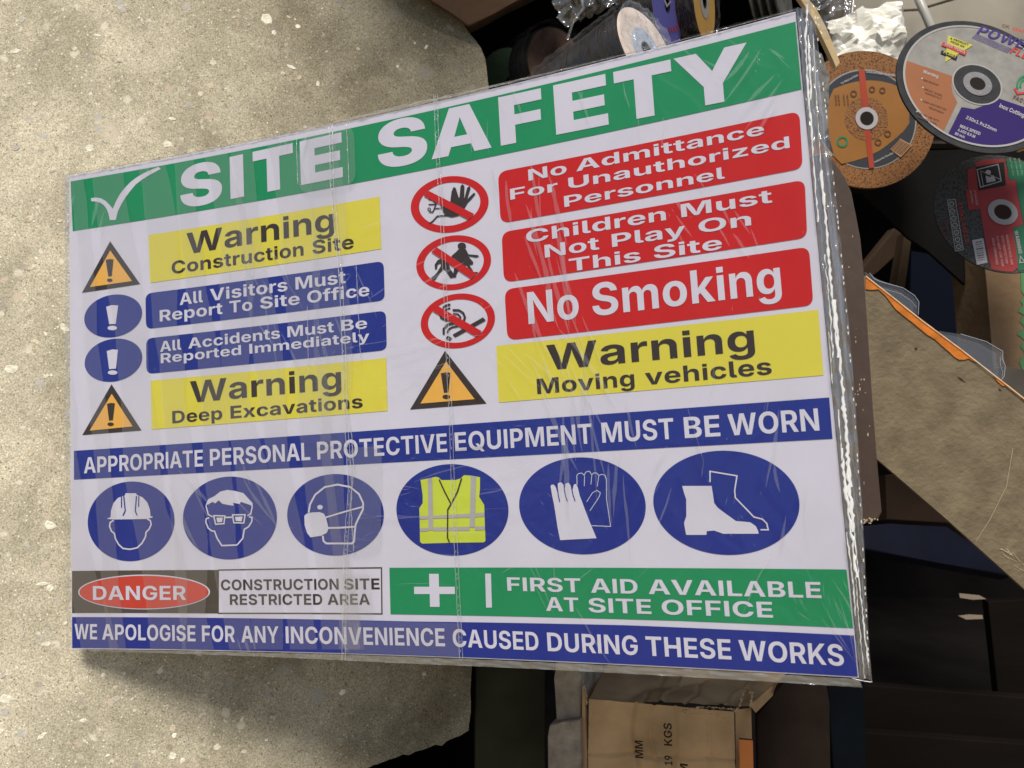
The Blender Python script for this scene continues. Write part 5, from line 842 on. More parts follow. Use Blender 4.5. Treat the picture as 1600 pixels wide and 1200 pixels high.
# ---- crumpled plastic
M_WBAG = bpy.data.materials.new('white_plastic'); M_WBAG.use_nodes = True
_p = M_WBAG.node_tree.nodes['Principled BSDF']; _p.inputs['Base Color'].default_value = (0.80, 0.78, 0.70, 1); _p.inputs['Roughness'].default_value = 0.3; _p.inputs['Subsurface Weight'].default_value = 0.0
def crumple(name, surf, outline, depth, amp, m, parent=None, n=46, fq=40, seed=0, smooth=False):
    """a loose crumpled sheet filling an outline (4 corners, px) with real folds"""
    q = [surf.uv(*p) for p in outline]
    def fn(s, t):
        e = 0.006 * nz(s * 7, t * 7, seed + 3)
        u = (q[0][0] * (1 - s) + q[1][0] * s) * (1 - t) + (q[3][0] * (1 - s) + q[2][0] * s) * t + e
        v = (q[0][1] * (1 - s) + q[1][1] * s) * (1 - t) + (q[3][1] * (1 - s) + q[2][1] * s) * t + 0.006 * nz(s * 6, t * 6, seed + 9)
        h = depth * math.sin(math.pi * s) ** 0.6 * math.sin(math.pi * t) ** 0.6 + amp * (1 - abs(nz(u * fq, v * fq * 0.7, seed))) ** 4 + amp * 0.7 * abs(nz(u * fq * 2.3, v * fq * 2, seed + 5)) + amp * 0.35 * abs(nz((u + v) * fq * 3.3, (v - u) * fq * 1.2, seed + 8))
        return surf.pt(u, v, h)
    return grid(name, fn, n, n, m, parent, smooth)
s7 = flat(1350, 60, 1.40, (0, -0.2, -1))
tag(crumple('white_bag', s7, [(1290, 36), (1404, 12), (1410, 92), (1300, 140)], 0.014, 0.020, M_WBAG, n=17, fq=18, seed=1, smooth=False), 'crumpled glossy white plastic bag left of the big grey disc', 'bag')
M_CLR = film_mat('clear_bag', haze=0.10, rough=0.10, fac=0.16, bump=0.5, bscale=80)
M_CLR2 = film_mat('clear_wrap', haze=0.015, rough=0.10, fac=0.05, bump=0.6, bscale=60)
tag(crumple('clear_bag', flat(1300, 30, 0.98), [(1250, -12), (1320, 0), (1337, 40), (1280, 70)], 0.012, 0.012, M_CLR, n=50, fq=45, seed=4, smooth=True), 'clear crinkled plastic bag above the top right corner of the sign', 'bag')
sl = flat(1280, 50, 1.02, (0.5, 0, -1)); plate('cream_disc_edge', sl, [(1246, -8), (1256, -10), (1274, 10), (1292, 45), (1306, 80), (1313, 98), (1307, 106), (1300, 90), (1277, 42), (1260, 12)], 0.006, mat('cream', (0.66, 0.50, 0.27), 0.5, 0.1), 'narrow cream coloured wooden lath beside the white plastic bag', 'lath', 0.001)
bpy.data.objects['cream_disc_edge'].name = 'wooden_lath'
s8 = flat(1290, 160, 1.1); plate('dark_stone_plate', s8, [(1262, 70), (1284, 84), (1296, 120), (1294, 200), (1262, 240)], 0.02, mat('speckled_grey', (0.17, 0.165, 0.155), 0.7, 0.5, 120), 'speckled grey abrasive block just behind the sleeve edge', 'block')

# ------------------------------------------------------------------ cutting discs
def annulus(surf, r0, r1, n=72, cx=0, cy=0):
    o = [(cx + r1 * math.cos(2 * math.pi * i / n), cy + r1 * math.sin(2 * math.pi * i / n)) for i in range(n)]
    if r0 <= 0: return [o]
    return [o, [(cx + r0 * math.cos(2 * math.pi * i / n), cy + r0 * math.sin(2 * math.pi * i / n)) for i in range(n)][::-1]]
def discbody(name, surf, r0, r1, th, m, parent, n=72):
    V = []; Fc = []
    for h in (0, -th):
        for r_ in (r0, r1): V += [surf.pt(r_ * math.cos(2 * math.pi * i / n), r_ * math.sin(2 * math.pi * i / n), h) for i in range(n)]
    for i in range(n):
        j = (i + 1) % n
        Fc += [(i, j, n + j, n + i), (2 * n + i, 3 * n + i, 3 * n + j, 2 * n + j), (n + i, n + j, 3 * n + j, 3 * n + i), (i, 2 * n + i, 2 * n + j, j)]
    return obj(name, V, Fc, m, parent)
def dart(surf): return Art(surf)
M_RIM = mat('disc_charcoal', (0.040, 0.040, 0.043), 0.7, 0.2, 60, 0.2, 500); M_SIL = mat('disc_silver', (0.215, 0.205, 0.19), 0.5, 0.10, 60, 0.05, 200, col2=(0.25, 0.24, 0.22)); M_STEEL = mat('steel', (0.38, 0.36, 0.34), 0.35, 0.1, 60, metal=0.7)
M_DOR = mat('label_orange', (0.27, 0.105, 0.045), 0.55, 0.06); M_DBL = mat('label_blue', (0.035, 0.022, 0.115), 0.5, 0.05); M_TW = mat('label_white', (0.42, 0.40, 0.42), 0.5); M_TD = mat('label_dark_text', (0.12, 0.05, 0.03), 0.6)
M_LRED = mat('label_red', (0.45, 0.05, 0.035), 0.5); M_LYE = mat('label_yellow', (0.45, 0.42, 0.08), 0.5); M_PUR = mat('label_purple', (0.05, 0.035, 0.17), 0.5); M_LGR = mat('label_green', (0.03, 0.20, 0.09), 0.5); M_LBK = mat('label_black', (0.03, 0.03, 0.03), 0.5)
def Z1(p): return zz(p, 1400, 0, 4.615)
D1 = flat(1526, 132.5, 1.10, (0.03, -0.34, -1))
d1 = thing('cutting_disc', D1.pt(0, 0.11), 'large silver cutting disc with orange and blue label fields and a charcoal rim', 'cutting disc', 'cutting discs')
body = discbody('abrasive_wheel', D1, 0.0112, 0.1145, 0.003, M_RIM, d1, 96)
lab = dart(D1).uvloops(annulus(D1, 0.0, 0.1045, 96)).build('silver_label', M_SIL, d1, 0.0005)
def sector(a0, a1, r1, pts):
    """outline: arc of the label from pixel angle a0 to a1 (degrees, 0 = right, clockwise), then pixel points"""
    o = [(r1 * math.cos(R_(a0 + (a1 - a0) * i / 24)), r1 * math.sin(R_(a0 + (a1 - a0) * i / 24))) for i in range(25)]
    return o + [D1.uv(*p) for p in Z1(pts)]
dart(D1).uvloops([sector(128, 202.5, 0.1025, [(405, 552), (397, 610), (408, 680), (440, 740)])]).build('orange_field', M_DOR, lab, 0.0009)
dart(D1).uvloops([sector(29, 124, 0.1025, [(470, 775), (560, 790), (640, 760), (710, 703)])]).build('blue_field', M_DBL, lab, 0.0009)
dart(D1).uvloops(annulus(D1, 0.1025, 0.1055, 96)).build('label_ring', mat('label_pale_ring', (0.33, 0.32, 0.31), 0.4), lab, 0.0011)
dart(D1).uvloops(annulus(D1, 0.0335, 0.0358, 64)).build('label_ring', bpy.data.materials['label_pale_ring'], lab, 0.0012)
dart(D1).uvloops(annulus(D1, 0.0, 0.0335, 64)).build('hub_pad', M_RIM, lab, 0.0014)
ring_ = discbody('steel_ring', D1, 0.0112, 0.0205, 0.0005, M_STEEL, d1, 48)
ring_.location = ring_.location + (D1.pt(0, 0, 0.0024) - D1.pt(0, 0, 0))
dart(D1).uvloops(annulus(D1, 0, 0.0112, 48)).build('bore', mat('bore_dark', (0.02, 0.017, 0.015), 0.8), d1, 0.0018)
a_ = dart(D1)
for k in range(5): a_.uvloops(annulus(D1, 0, 0.0010, 10, 0.0165 * math.cos(k * 1.257 + .3), 0.0165 * math.sin(k * 1.257 + .3)))
a_.build('ring_rivets', M_TW, ring_, 0.0029)
def T(surf, s, p0, p1, h, m, parent, name='lettering', hh=0.0014, conv=Z1, sc=4.615, font=None, slant=0.0):
    a = Art(surf); q = conv([p0, p1])
    a.text(s, q[0], q[1], h / sc, None, font, True, slant); return a.build(name, m, parent, hh)
T(D1, 'Warning', (190, 528), (298, 568), 22, M_TW, lab)
for s_, p0, p1 in (('SIDE GRINDING', (192, 584), (300, 624)), ('MOUNT WHEEL', (200, 650), (330, 700)), ('CORRECTLY', (205, 678), (322, 722)), ('KEEP PROTECTIVE', (190, 738), (356, 800)), ('EQUIPMENT', (232, 782), (340, 826)), ('DO NOT USE WITH', (160, 825), (305, 882)), ('DAMAGED WHEEL', (150, 850), (290, 906))): T(D1, s_, p0, p1, 12, M_TD, lab)
a_ = dart(D1)
for c_ in ((184, 570), (190, 636), (178, 724), (148, 808)): a_.poly(Z1([(c_[0] - 5, c_[1] - 5), (c_[0] + 5, c_[1] - 5), (c_[0] + 5, c_[1] + 5), (c_[0] - 5, c_[1] + 5)]))
a_.build('bullets', M_TW, lab, 0.0014)
T(D1, 'Inox Cutting', (738, 778), (915, 852), 30, M_TW, lab); T(D1, '230x1.9x22mm', (498, 860), (716, 955), 24, M_TW, lab)
T(D1, 'MAX.SPEED', (455, 922), (600, 980), 22, M_TW, lab); T(D1, '6.600 R.P.M', (440, 948), (562, 1000), 20, M_TW, lab); T(D1, '80 m/s', (418, 974), (488, 1002), 20, M_TW, lab)
T(D1, 'GK', (758, 202), (812, 215), 26, M_TD, lab); T(D1, 'BRAND', (835, 225), (950, 258), 26, M_LRED, lab)
T(D1, 'POWER', (575, 245), (985, 385), 66, M_PUR, lab, slant=0.25, font=None)
a_ = dart(D1)
for k in range(6):
    o = k * 5.2; a_.poly(Z1([(575 - o * 1.2, 247 + o), (835 - o * 1.2, 358 + o), (834 - o * 1.2, 361 + o), (574 - o * 1.2, 250 + o)]))
a_.build('speed_stripes', M_PUR, lab, 0.0014)
T(D1, 'FLEX', (815, 385), (985, 455), 50, M_LRED, lab, slant=0.25)
em = dart(D1).poly(Z1([(370, 258), (553, 330), (350, 452)])).build('yellow_triangle', M_LYE, lab, 0.0014)
dart(D1).poly(Z1([(335, 308), (508, 378), (494, 407), (322, 334)])).build('red_band', M_LRED, em, 0.0018); dart(D1).poly(Z1([(325, 368), (440, 412), (430, 440), (316, 390)])).build('black_band', M_LBK, em, 0.0018)
T(D1, 'A PRODUCT', (385, 288), (515, 336), 14, M_LBK, em, hh=0.0018); T(D1, 'FROM AN', (388, 312), (484, 350), 14, M_LBK, em, hh=0.0018); T(D1, 'ISO 9001', (345, 334), (490, 394), 18, M_TW, em, hh=0.0022); T(D1, 'PLANT', (335, 390), (425, 428), 20, M_LYE, em, hh=0.0022)
gl_ = dart(D1)
for rr_ in (70, 48): gl_.stroke(Z1([(940 + rr_ * math.cos(R_(a)), 620 + rr_ * math.sin(R_(a))) for a in range(160, 290, 12)]), 3.0)
gl_.build('green_emblem', M_LGR, lab, 0.0014)
dart(D1).stroke(Z1([(852, 640), (872, 680), (960, 670)]), 3.2).build('red_tick', M_LRED, lab, 0.0016); T(D1, 'FACTORY', (838, 716), (1000, 784), 28, M_TD, lab)

# orange grinding disc
def Z2(p): return zz(p, 1240, 0, 4.4444)
M_GRIT = bpy.data.materials.new('orange_grit'); M_GRIT.use_nodes = True
def grit(m, c1, c2, sc=420):
    n = m.node_tree.nodes; l = m.node_tree.links; p = n['Principled BSDF']; p.inputs['Roughness'].default_value = 0.8
    tc = n.new('ShaderNodeTexCoord'); t = n.new('ShaderNodeTexNoise'); t.inputs['Scale'].default_value = sc; t.inputs['Detail'].default_value = 3; l.new(tc.outputs['Object'], t.inputs[0])
    r = n.new('ShaderNodeValToRGB'); r.color_ramp.elements[0].position = 0.40; r.color_ramp.elements[1].position = 0.50; r.color_ramp.elements[0].color = (*c2, 1); r.color_ramp.elements[1].color = (*c1, 1)
    l.new(t.outputs[0], r.inputs[0]); l.new(r.outputs[0], p.inputs['Base Color'])
    b = n.new('ShaderNodeBump'); b.inputs['Strength'].default_value = 0.6; b.inputs['Distance'].default_value = 0.002; l.new(t.outputs[0], b.inputs['Height']); l.new(b.outputs[0], p.inputs['Normal'])
grit(M_GRIT, (0.27, 0.115, 0.032), (0.07, 0.028, 0.012))
D2 = flat(1353, 186, 1.26, (0.02, -0.06, -1))
d2 = thing('cutting_disc', D2.pt(0, 0.11), 'orange speckled grinding disc half hidden behind the large silver disc', 'cutting disc', 'cutting discs')
discbody('abrasive_wheel', D2, 0.0112, 0.1145, 0.006, M_GRIT, d2, 96)
l2 = dart(D2).uvloops([c for c in annulus(D2, 0.0, 0.083, 80)]).build('pale_label_rim', bpy.data.materials['label_pale_ring'], d2, 0.0005)
dart(D2).uvloops(annulus(D2, 0.0, 0.0810, 80)).build('dark_label', mat('label_navy_grey', (0.05, 0.055, 0.065), 0.5), l2, 0.0009)
M_OLB = mat('label_tan_orange', (0.30, 0.135, 0.038), 0.5, 0.08)
lens = []
for i in range(25): a = R_(-165 + 150 * i / 24); lens.append((0.078 * math.cos(a), 0.060 * math.sin(a) / 0.97))
for i in range(25): a = R_(-15 + 180 * 0 + 195 * 0); 
top = [Z2([p])[0] for p in ((232, 850), (240, 700), (275, 620), (350, 590), (430, 570), (520, 560), (600, 566), (680, 585), (760, 620), (800, 700), (800, 860), (760, 915), (680, 985), (600, 1045), (500, 1095), (400, 1125), (330, 1140), (280, 1090), (250, 980))]
ol = dart(D2).poly(top).build('orange_field', M_OLB, l2, 0.0014)
dart(D2).uvloops(annulus(D2, 0.018, 0.036, 60)).build('grit_window', M_GRIT, ol, 0.0018)
dart(D2).poly(Z2([(446, 490), (488, 486), (518, 740), (530, 920), (556, 1165), (520, 1170), (490, 920), (470, 740)])).build('red_strip', mat('strip_red', (0.36, 0.055, 0.03), 0.6, 0.1), ol, 0.0022)
dart(D2).uvloops(annulus(D2, 0, 0.0185, 48)).build('steel_ring', M_TW, d2, 0.0030); dart(D2).uvloops(annulus(D2, 0, 0.0112, 40)).build('bore', bpy.data.materials['bore_dark'], d2, 0.0036)
a_ = dart(D2)
for c_, r_ in (((413, 655), 24), ((540, 625), 22), ((612, 632), 22), ((648, 933), 24), ((582, 992), 24)):
    c = Z2([c_])[0]; a_.loops([[(c[0] + r_ / 4.44 * math.cos(i * .393), c[1] + r_ / 4.44 * math.sin(i * .393)) for i in range(16)], [(c[0] + r_ / 7.4 * math.cos(i * .393), c[1] + r_ / 7.4 * math.sin(i * .393)) for i in range(16)][::-1]])
a_.build('safety_icons', M_TD, ol, 0.0022)['kind'] = 'stuff'
c = Z2([(335, 988)])[0]; dart(D2).loops([[(c[0] + 9 * math.cos(i * .393), c[1] + 9 * math.sin(i * .393)) for i in range(16)], [(c[0] + 6 * math.cos(i * .393), c[1] + 6 * math.sin(i * .393)) for i in range(16)][::-1]]).build('green_emblem', M_LGR, ol, 0.0022)
bc = dart(D2).poly(Z2([(735, 965), (820, 1010), (740, 1095), (665, 1040)])).build('barcode_field', mat('barcode_tan', (0.40, 0.24, 0.13), 0.6), ol, 0.0020)
a_ = dart(D2)
for k in range(9):
    t_ = k / 9; x = 735 + 85 * t_; y = 965 + 45 * t_; a_.stroke(Z2([(x - 4, y + 6), (x - 70, y + 74)]), 0.7 + 0.5 * (k % 2))
a_.build('barcode_bars', M_TD, bc, 0.0024)
T(D2, 'Universal Grinding', (500, 508), (725, 538), 16, M_TW, l2, hh=0.0020, conv=Z2, sc=4.444); T(D2, 'For Metal and Steel', (330, 590), (445, 530), 15, M_TW, l2, hh=0.0020, conv=Z2, sc=4.444); T(D2, 'Industrial Quality', (560, 1135), (690, 1070), 14, M_TW, l2, hh=0.0020, conv=Z2, sc=4.444)
for x_ in (298, 318, 355, 380): T(D2, 'max rpm 80m', (x_, 735), (x_ - 6, 660), 13, M_TD, ol, hh=0.0022, conv=Z2, sc=4.444)

# red, green and black disc
def Z3(p): return zz(p, 1440, 240, 6)
M_GR3 = bpy.data.materials.new('black_grit'); M_GR3.use_nodes = True; grit(M_GR3, (0.060, 0.060, 0.056), (0.022, 0.022, 0.022), 300)
D3 = flat(1566, 332, 1.19, (-0.05, -0.30, -1))
d3 = thing('cutting_disc', D3.pt(0, 0.1), 'black cutting disc with red and green label fields below the large silver disc', 'cutting disc', 'cutting discs')
discbody('abrasive_wheel', D3, 0.013, 0.1015, 0.003, M_GR3, d3, 96)
def clipd(pts, R=0.1000):
    o = []
    for p in pts:
        u, v = D3.uv(*p); q = math.hypot(u, v)
        if q > R: u, v = u * R / q, v * R / q
        o.append((u, v))
    return o
RD = [(425, 150), (500, 130), (505, 90), (560, 60), (770, 50), (800, 150), (815, 245), (880, 250), (900, 400), (950, 665), (848, 702), (880, 850), (900, 980), (905, 1070), (850, 1110), (780, 1120), (720, 1130), (650, 1115), (630, 1000), (600, 850), (570, 680), (545, 520), (440, 532), (420, 420), (412, 345), (436, 330)]
rf = dart(D3).uvloops([clipd(Z3(RD))]).build('red_field', mat('label_red_dull', (0.30, 0.038, 0.038), 0.5, 0.1), d3, 0.0006)
GR = [(795, 60), (1000, 40), (1250, 200), (1330, 500), (1330, 800), (1150, 1000), (1000, 1090), (906, 1100), (900, 1060), (885, 900), (852, 704), (955, 668), (905, 400), (884, 248), (818, 242)]
gf = dart(D3).uvloops([clipd(Z3(GR))]).build('green_field', mat('label_green_dull', (0.022, 0.13, 0.066), 0.5, 0.1), d3, 0.0006)
discbody('steel_ring', D3, 0.013, 0.0220, 0.0005, mat('dull_ring', (0.33, 0.32, 0.32), 0.45), d3, 48).location += D3.pt(0, 0, 0.0018) - D3.pt(0, 0, 0)
dart(D3).uvloops(annulus(D3, 0, 0.013, 40)).build('bore', mat('bore_brown', (0.045, 0.025, 0.022), 0.8), d3, 0.0012)
pb = dart(D3).poly(Z3([(505, 128), (770, 80), (786, 300), (530, 350)])).build('black_square', M_LBK, rf, 0.0010)
a_ = dart(D3); a_.stroke(Z3([(515, 155), (712, 105), (742, 262), (548, 320)]), 1.4, True).stroke(Z3([(548, 165), (575, 310)]), 0.9).stroke(Z3([(560, 170), (742, 250)]), 0.9).poly(Z3([(595, 210), (635, 225), (670, 205), (692, 260), (605, 278)])).poly(Z3([(620 + 25 * math.cos(i * .5), 180 + 22 * math.sin(i * .5)) for i in range(13)]))
a_.build('worker_pictogram', M_TW, pb, 0.0014)
ic = dart(D3).loops([Z3([(235, 435), (315, 428), (392, 905), (312, 920)]), Z3([(243, 443), (309, 437), (383, 899), (317, 911)])[::-1]])
for k in range(7):
    x = 276 + k * 11.6; y = 475 + k * 66.5
    ic.loops([[Z3([(x + 27 * math.cos(i * .524), y + 25 * math.sin(i * .524))])[0] for i in range(12)], [Z3([(x + 17 * math.cos(i * .524), y + 15 * math.sin(i * .524))])[0] for i in range(12)][::-1]])
    if k: ic.stroke(Z3([(x - 36, y - 31), (x + 28, y - 39)]), 0.8)
    ic.poly(Z3([(x - 6, y - 5), (x + 6, y - 7), (x + 5, y + 7)]))
ic.build('icon_strip', mat('icon_grey', (0.33, 0.32, 0.30), 0.5), d3, 0.0010)
bb = dart(D3).poly(Z3([(470, 815), (575, 795), (616, 1025), (515, 1045)])).build('barcode_field', M_TW, d3, 0.0010)
a_ = dart(D3)
for k in range(9): a_.stroke(Z3([(500 + k * 2.6 + 0, 838 + k * 21), (562 + k * 3.4, 826 + k * 21)]), 0.5 + 0.7 * (k % 3 == 0) + .3 * (k % 2))
a_.build('barcode_bars', M_LBK, bb, 0.0014)
def T3(s, p0, p1, h, m, par): T(D3, s, p0, p1, h, m, par, hh=0.0016, conv=Z3, sc=6)
T3('115x1.2x22.2', (338, 465), (405, 838), 34, M_LRED, d3); T3('WARNING', (862, 730), (905, 945), 34, M_TW, gf)
for s_, p0, p1 in (('WEAR EYE FACE AND', (782, 768), (832, 1050)), ('BODY PROTECTION', (738, 775), (784, 1035)), ('DO NOT USE FOR', (692, 780), (745, 1065)), ('SIDE GRINDING', (652, 798), (694, 1050))): T3(s_, p0, p1, 22, mat('label_pink', (0.50, 0.26, 0.24), 0.5), rf)
T3('STAINLESS', (482, 350), (505, 490), 20, bpy.data.materials['label_pink'], rf); T3('STEEL', (444, 352), (468, 480), 18, bpy.data.materials['label_pink'], rf)
for x_ in (815, 860, 900): T3('CUTTING DISC', (x_, 50), (x_ + 34, 215), 13, mat('label_mint', (0.16, 0.36, 0.24), 0.5), gf)
T3('EN12413', (205, 640), (240, 790), 24, mat('label_maroon', (0.16, 0.03, 0.03), 0.6), d3); T3('MAX 80m/s', (170, 640), (195, 780), 18, bpy.data.materials['label_maroon'], d3)
a_ = dart(D3); a_.stroke(Z3([(915, 1028), (920, 965), (962, 1022)]), 1.2, True).build('warning_sign', M_TW, gf, 0.0016)
sy_ = flat(1595, 226, 1.16, (0, -0.2, -1)); plate('orange_tag', sy_, [(1588, 232), (1591, 220), (1640, 200), (1640, 222), (1590, 238)], 0.001, mat('bright_orange', (0.80, 0.36, 0.06), 0.5), 'small bright orange card peeking out under the large silver disc', 'card')

# ------------------------------------------------------------------ packs of discs in plastic along the top
def pack(c, R0, N, count, pitch, th, mface, mdisc, label, hole=0.011, jitter=0.0006, facemat=None, seed=0):
    """a row of discs on one axis; c = camera-frame centre of the front face, N = axis towards the viewer"""
    n_ = Vector(N).normalized(); X = n_.cross(Vector((0, 1, 0))).normalized(); Y = n_.cross(X).normalized()
    S = Surf(c, X, Y, n_); t = thing('disc_pack', S.pt(0, R0, -count * pitch / 2), label, 'disc pack', 'packs of discs along the top'); r = random.Random(seed)
    first = None
    for k in range(count):
        if first is None: first = discbody('disc', S, hole, R0, th, mdisc, t, 40); base = S.pt(0, 0, 0)
        else:
            o = first.copy(); COL.objects.link(o); o.parent = t
            o.location = (S.pt(r.uniform(-jitter, jitter), r.uniform(-jitter, jitter), -k * pitch) - base); 
    if mface: Art(S).uvloops(annulus(S, hole, R0 * 0.96, 48)).build('label', mface, t, 0.0006)
    return t, S
M_DD = mat('disc_black', (0.030, 0.027, 0.026), 0.6, 0.3, 40)
M_PINK = mat('label_cream_pink', (0.92, 0.78, 0.68), 0.4, 0.08, 20)
t1, S1_ = pack(((1010 - 800) / F * 0.98, (78 - 600) / F * 0.98, 0.98), 0.060, (0.66, -0.26, -0.68), 62, 0.0027, 0.0017, M_PINK, M_DD, 'long row of black cutting discs in clear plastic with a cream front face', seed=1)
Art(S1_).uvloops(annulus(S1_, 0.012, 0.030, 40)).build('label_centre', mat('label_pale_blue', (0.55, 0.62, 0.74), 0.4, 0.1), t1, 0.0010)
# plastic wrap round it
def wrapfn(S, R0, L, seed, a0=0.0, a1=6.2832):
    def fn(s, t):
        a = a0 + (a1 - a0) * s; h = 0.006 - L * t
        rr = R0 * 1.05 + 0.005 * abs(nz(math.cos(a) * 4 + t * 3, math.sin(a) * 4, seed)) + 0.0045 * (1 - abs(nz(a * 4, t * 14, seed + 2))) ** 4
        return S.pt(rr * math.cos(a), rr * math.sin(a), h + 0.004 * nz(a * 6, t * 5, seed + 4))
    return fn
grid('plastic_wrap', wrapfn(S1_, 0.060, 0.16, 3), 90, 60, M_CLR2, t1)
grid('wrap_front', lambda s, t: S1_.pt(0.062 * s * math.cos(6.2832 * t), 0.062 * s * math.sin(6.2832 * t), 0.005 + 0.004 * nz(s * 5 * math.cos(6.2832 * t), s * 5 * math.sin(6.2832 * t), 8) + 0.005 * (1 - abs(nz(s * 4 * math.cos(6.2832 * t) + 3, s * 9 * math.sin(6.2832 * t), 9))) ** 5), 30, 70, M_CLR, t1)
t2, S2_ = pack(((1042 - 800) / F * 1.10, (8 - 600) / F * 1.10, 1.10), 0.064, (0.84, 0.02, -0.52), 14, 0.003, 0.002, mat('label_violet', (0.13, 0.12, 0.42), 0.45, 0.06), M_DD, 'row of cutting discs with a violet front label behind the cream faced row', seed=2)
T(S2_, 'FLEX', (1046, 52), (1062, 46), 9, M_LRED, t2, hh=0.0012, conv=lambda p: p, sc=1); Art(S2_).stroke([(1037, 0), (1041, 10), (1047, 2)], 2.2).build('white_mark', M_TW, t2, 0.0012)
t3, S3_ = pack(((1100 - 800) / F * 1.16, (2 - 600) / F * 1.16, 1.16), 0.060, (0.86, 0.02, -0.50), 12, 0.003, 0.002, mat('label_amber', (0.62, 0.36, 0.09), 0.45, 0.08), M_DD, 'row of cutting discs with an amber front label, third along the top', seed=3)
Art(S3_).uvloops(annulus(S3_, 0.011, 0.024, 40)).build('label_centre', mat('label_grey', (0.42, 0.40, 0.36), 0.4), t3, 0.0010)
t4, S4_ = pack(((1222 - 800) / F * 1.22, (-14 - 600) / F * 1.22, 1.22), 0.060, (0.80, -0.1, -0.55), 4, 0.012, 0.002, mat('dusty_black', (0.10, 0.095, 0.085), 0.7, 0.5, 60), mat('dusty_disc', (0.085, 0.08, 0.07), 0.7, 0.5, 60), 'four dusty dark discs hanging apart near the top right corner of the sign', seed=4)
grid('plastic_wrap', wrapfn(S3_, 0.061, 0.05, 13), 60, 24, M_CLR2, t3); grid('plastic_wrap', wrapfn(S2_, 0.065, 0.05, 15), 60, 24, M_CLR2, t2)
# darker wrapped packs further left
t5, S5_ = pack(((868 - 800) / F * 1.20, (100 - 600) / F * 1.20, 1.20), 0.056, (0.55, 0.05, -0.80), 16, 0.003, 0.002, mat('dim_brown_label', (0.10, 0.062, 0.045), 0.6, 0.6, 25), M_DD, 'dim wrapped row of discs with a mottled brown face behind the black row', seed=5)
grid('plastic_wrap', wrapfn(S5_, 0.057, 0.06, 23), 60, 24, M_CLR2, t5)
t6, S6_ = pack(((800 - 800) / F * 1.34, (128 - 600) / F * 1.34, 1.34), 0.058, (0.30, 0.05, -0.90), 8, 0.003, 0.002, mat('dim_green_label', (0.022, 0.042, 0.022), 0.6, 0.4, 25), M_DD, 'dim dark green faced disc row just right of the concrete wall', seed=6)
wp = crumple('loose_wrap', flat(890, 20, 0.96), [(850, -30), (975, -30), (960, 16), (880, 50)], 0.010, 0.014, M_CLR, t1, n=50, fq=40, seed=31, smooth=True)
tube('wrap_twist', [at(905, -20, 0.95), at(912, 12, 0.95), at(896, 34, 0.95), at(886, 62, 0.96)], [0.003, 0.002, 0.0014, 0.002], M_CLR, t1, 7)

# brown carton above
s9 = flat(735, 10, 1.12, (0.1, 0.35, -1))
plate('brown_carton', s9, [(600, -60), (672, -1), (702, 18), (731, 40), (737, 39), (770, 22), (800, 5), (880, -34), (880, -130), (600, -130)], 0.15, mat('brown_card', (0.16, 0.095, 0.058), 0.85, 0.15, 12, 0.3, 60), 'brown cardboard carton corner jutting in at the top beside the concrete wall', 'box', 0.002, base=(735, 40))

# ------------------------------------------------------------------ below the sign: blocks, box, panels
M_GBLK = mat('grey_block', (0.34, 0.29, 0.23), 0.9, 0.35, 45, 1.0, 120)
def block(pts, z, label, d=0.10):
    s_ = flat(pts[0][0] + 25, pts[0][1] + 30, z, (-0.42, -0.06, -1)); t = thing('grey_block', s_.pt(*s_.uv(*pts[-1])), label, 'block', 'rough grey blocks beside the cardboard box')
    slab('block_body', s_, pts, d, M_GBLK, t, bevel=0.003, segs=3); return t
block([(870, 1010), (906, 1006), (908, 1122), (890, 1124), (869, 1128), (866, 1060)], 1.00, 'upper rough grey block left of the cardboard box, on top of another block')
block([(858, 1134), (880, 1128), (906, 1124), (908, 1260), (856, 1260), (855, 1150)], 0.985, 'lower rough grey block left of the cardboard box, carrying another block')
s10 = flat(790, 1100, 1.10, (0.1, 0, -1))
plate('green_plank', s10, [(743, 990), (852, 990), (852, 1300), (743, 1300)], 0.03, mat('dark_green_wood', (0.040, 0.040, 0.025), 0.8, 0.3, 10, 0.3, 40), 'dark greenish plank standing between the concrete wall and the grey blocks', 'plank', 0.002)
# cardboard box
bx = thing('cardboard_box', at(1035, 1290, 1.0), 'battered brown cardboard box marked 19 KGS under the bottom edge of the sign', 'box')
def boxface(name, c00, c10, c11, c01, nu, nv, amp, seed, m):
    a, b, c, d = [Vector(x) for x in (c00, c10, c11, c01)]; nn = (b - a).cross(d - a).normalized()
    def fn(s, t):
        p = (a * (1 - s) + b * s) * (1 - t) + (d * (1 - s) + c * s) * t; w_ = min(1, 6 * min(s, 1 - s, t, 1 - t) + 0.25)
        if name == 'front_face': w_ += 0  
        cr_ = sum(math.exp(-((s + 0.05 * nz(t * 3, k_) - c_) / 0.012) ** 2) * h_ for k_, (c_, h_) in enumerate(((0.33, 1.0), (0.45, -0.9), (0.60, 0.7), (0.83, -0.6)))) + math.exp(-((t - 0.36 + 0.02 * nz(s * 5, 2)) / 0.010) ** 2) * 1.1
        p = p + nn * 0.0036 * cr_ * (1 if name in ('front_face', 'top_flap') else 0)
        return p + nn * amp * w_ * (nz(p.x * 16, p.y * 16 + seed, p.z * 16) + 1.3 * (1 - abs(nz(p.x * 14 + seed, p.y * 14, p.z * 9))) ** 6)
    return grid(name, fn, nu, nv, m, bx)
f00, f10, f11, f01 = at(920, 1092, 0.98), at(1147, 1112, 0.98), at(1152, 1330, 0.99), at(918, 1330, 0.99)
g00, g10 = at(955, 1030, 1.16), at(1240, 1040, 1.16)
boxface('front_face', f00, f10, f11, f01, 110, 90, 0.004, 1.0, M_CARD); boxface('top_flap', g00, g10, at(1170, 1103, 0.985), f00, 90, 60, 0.005, 7.0, M_CARD)
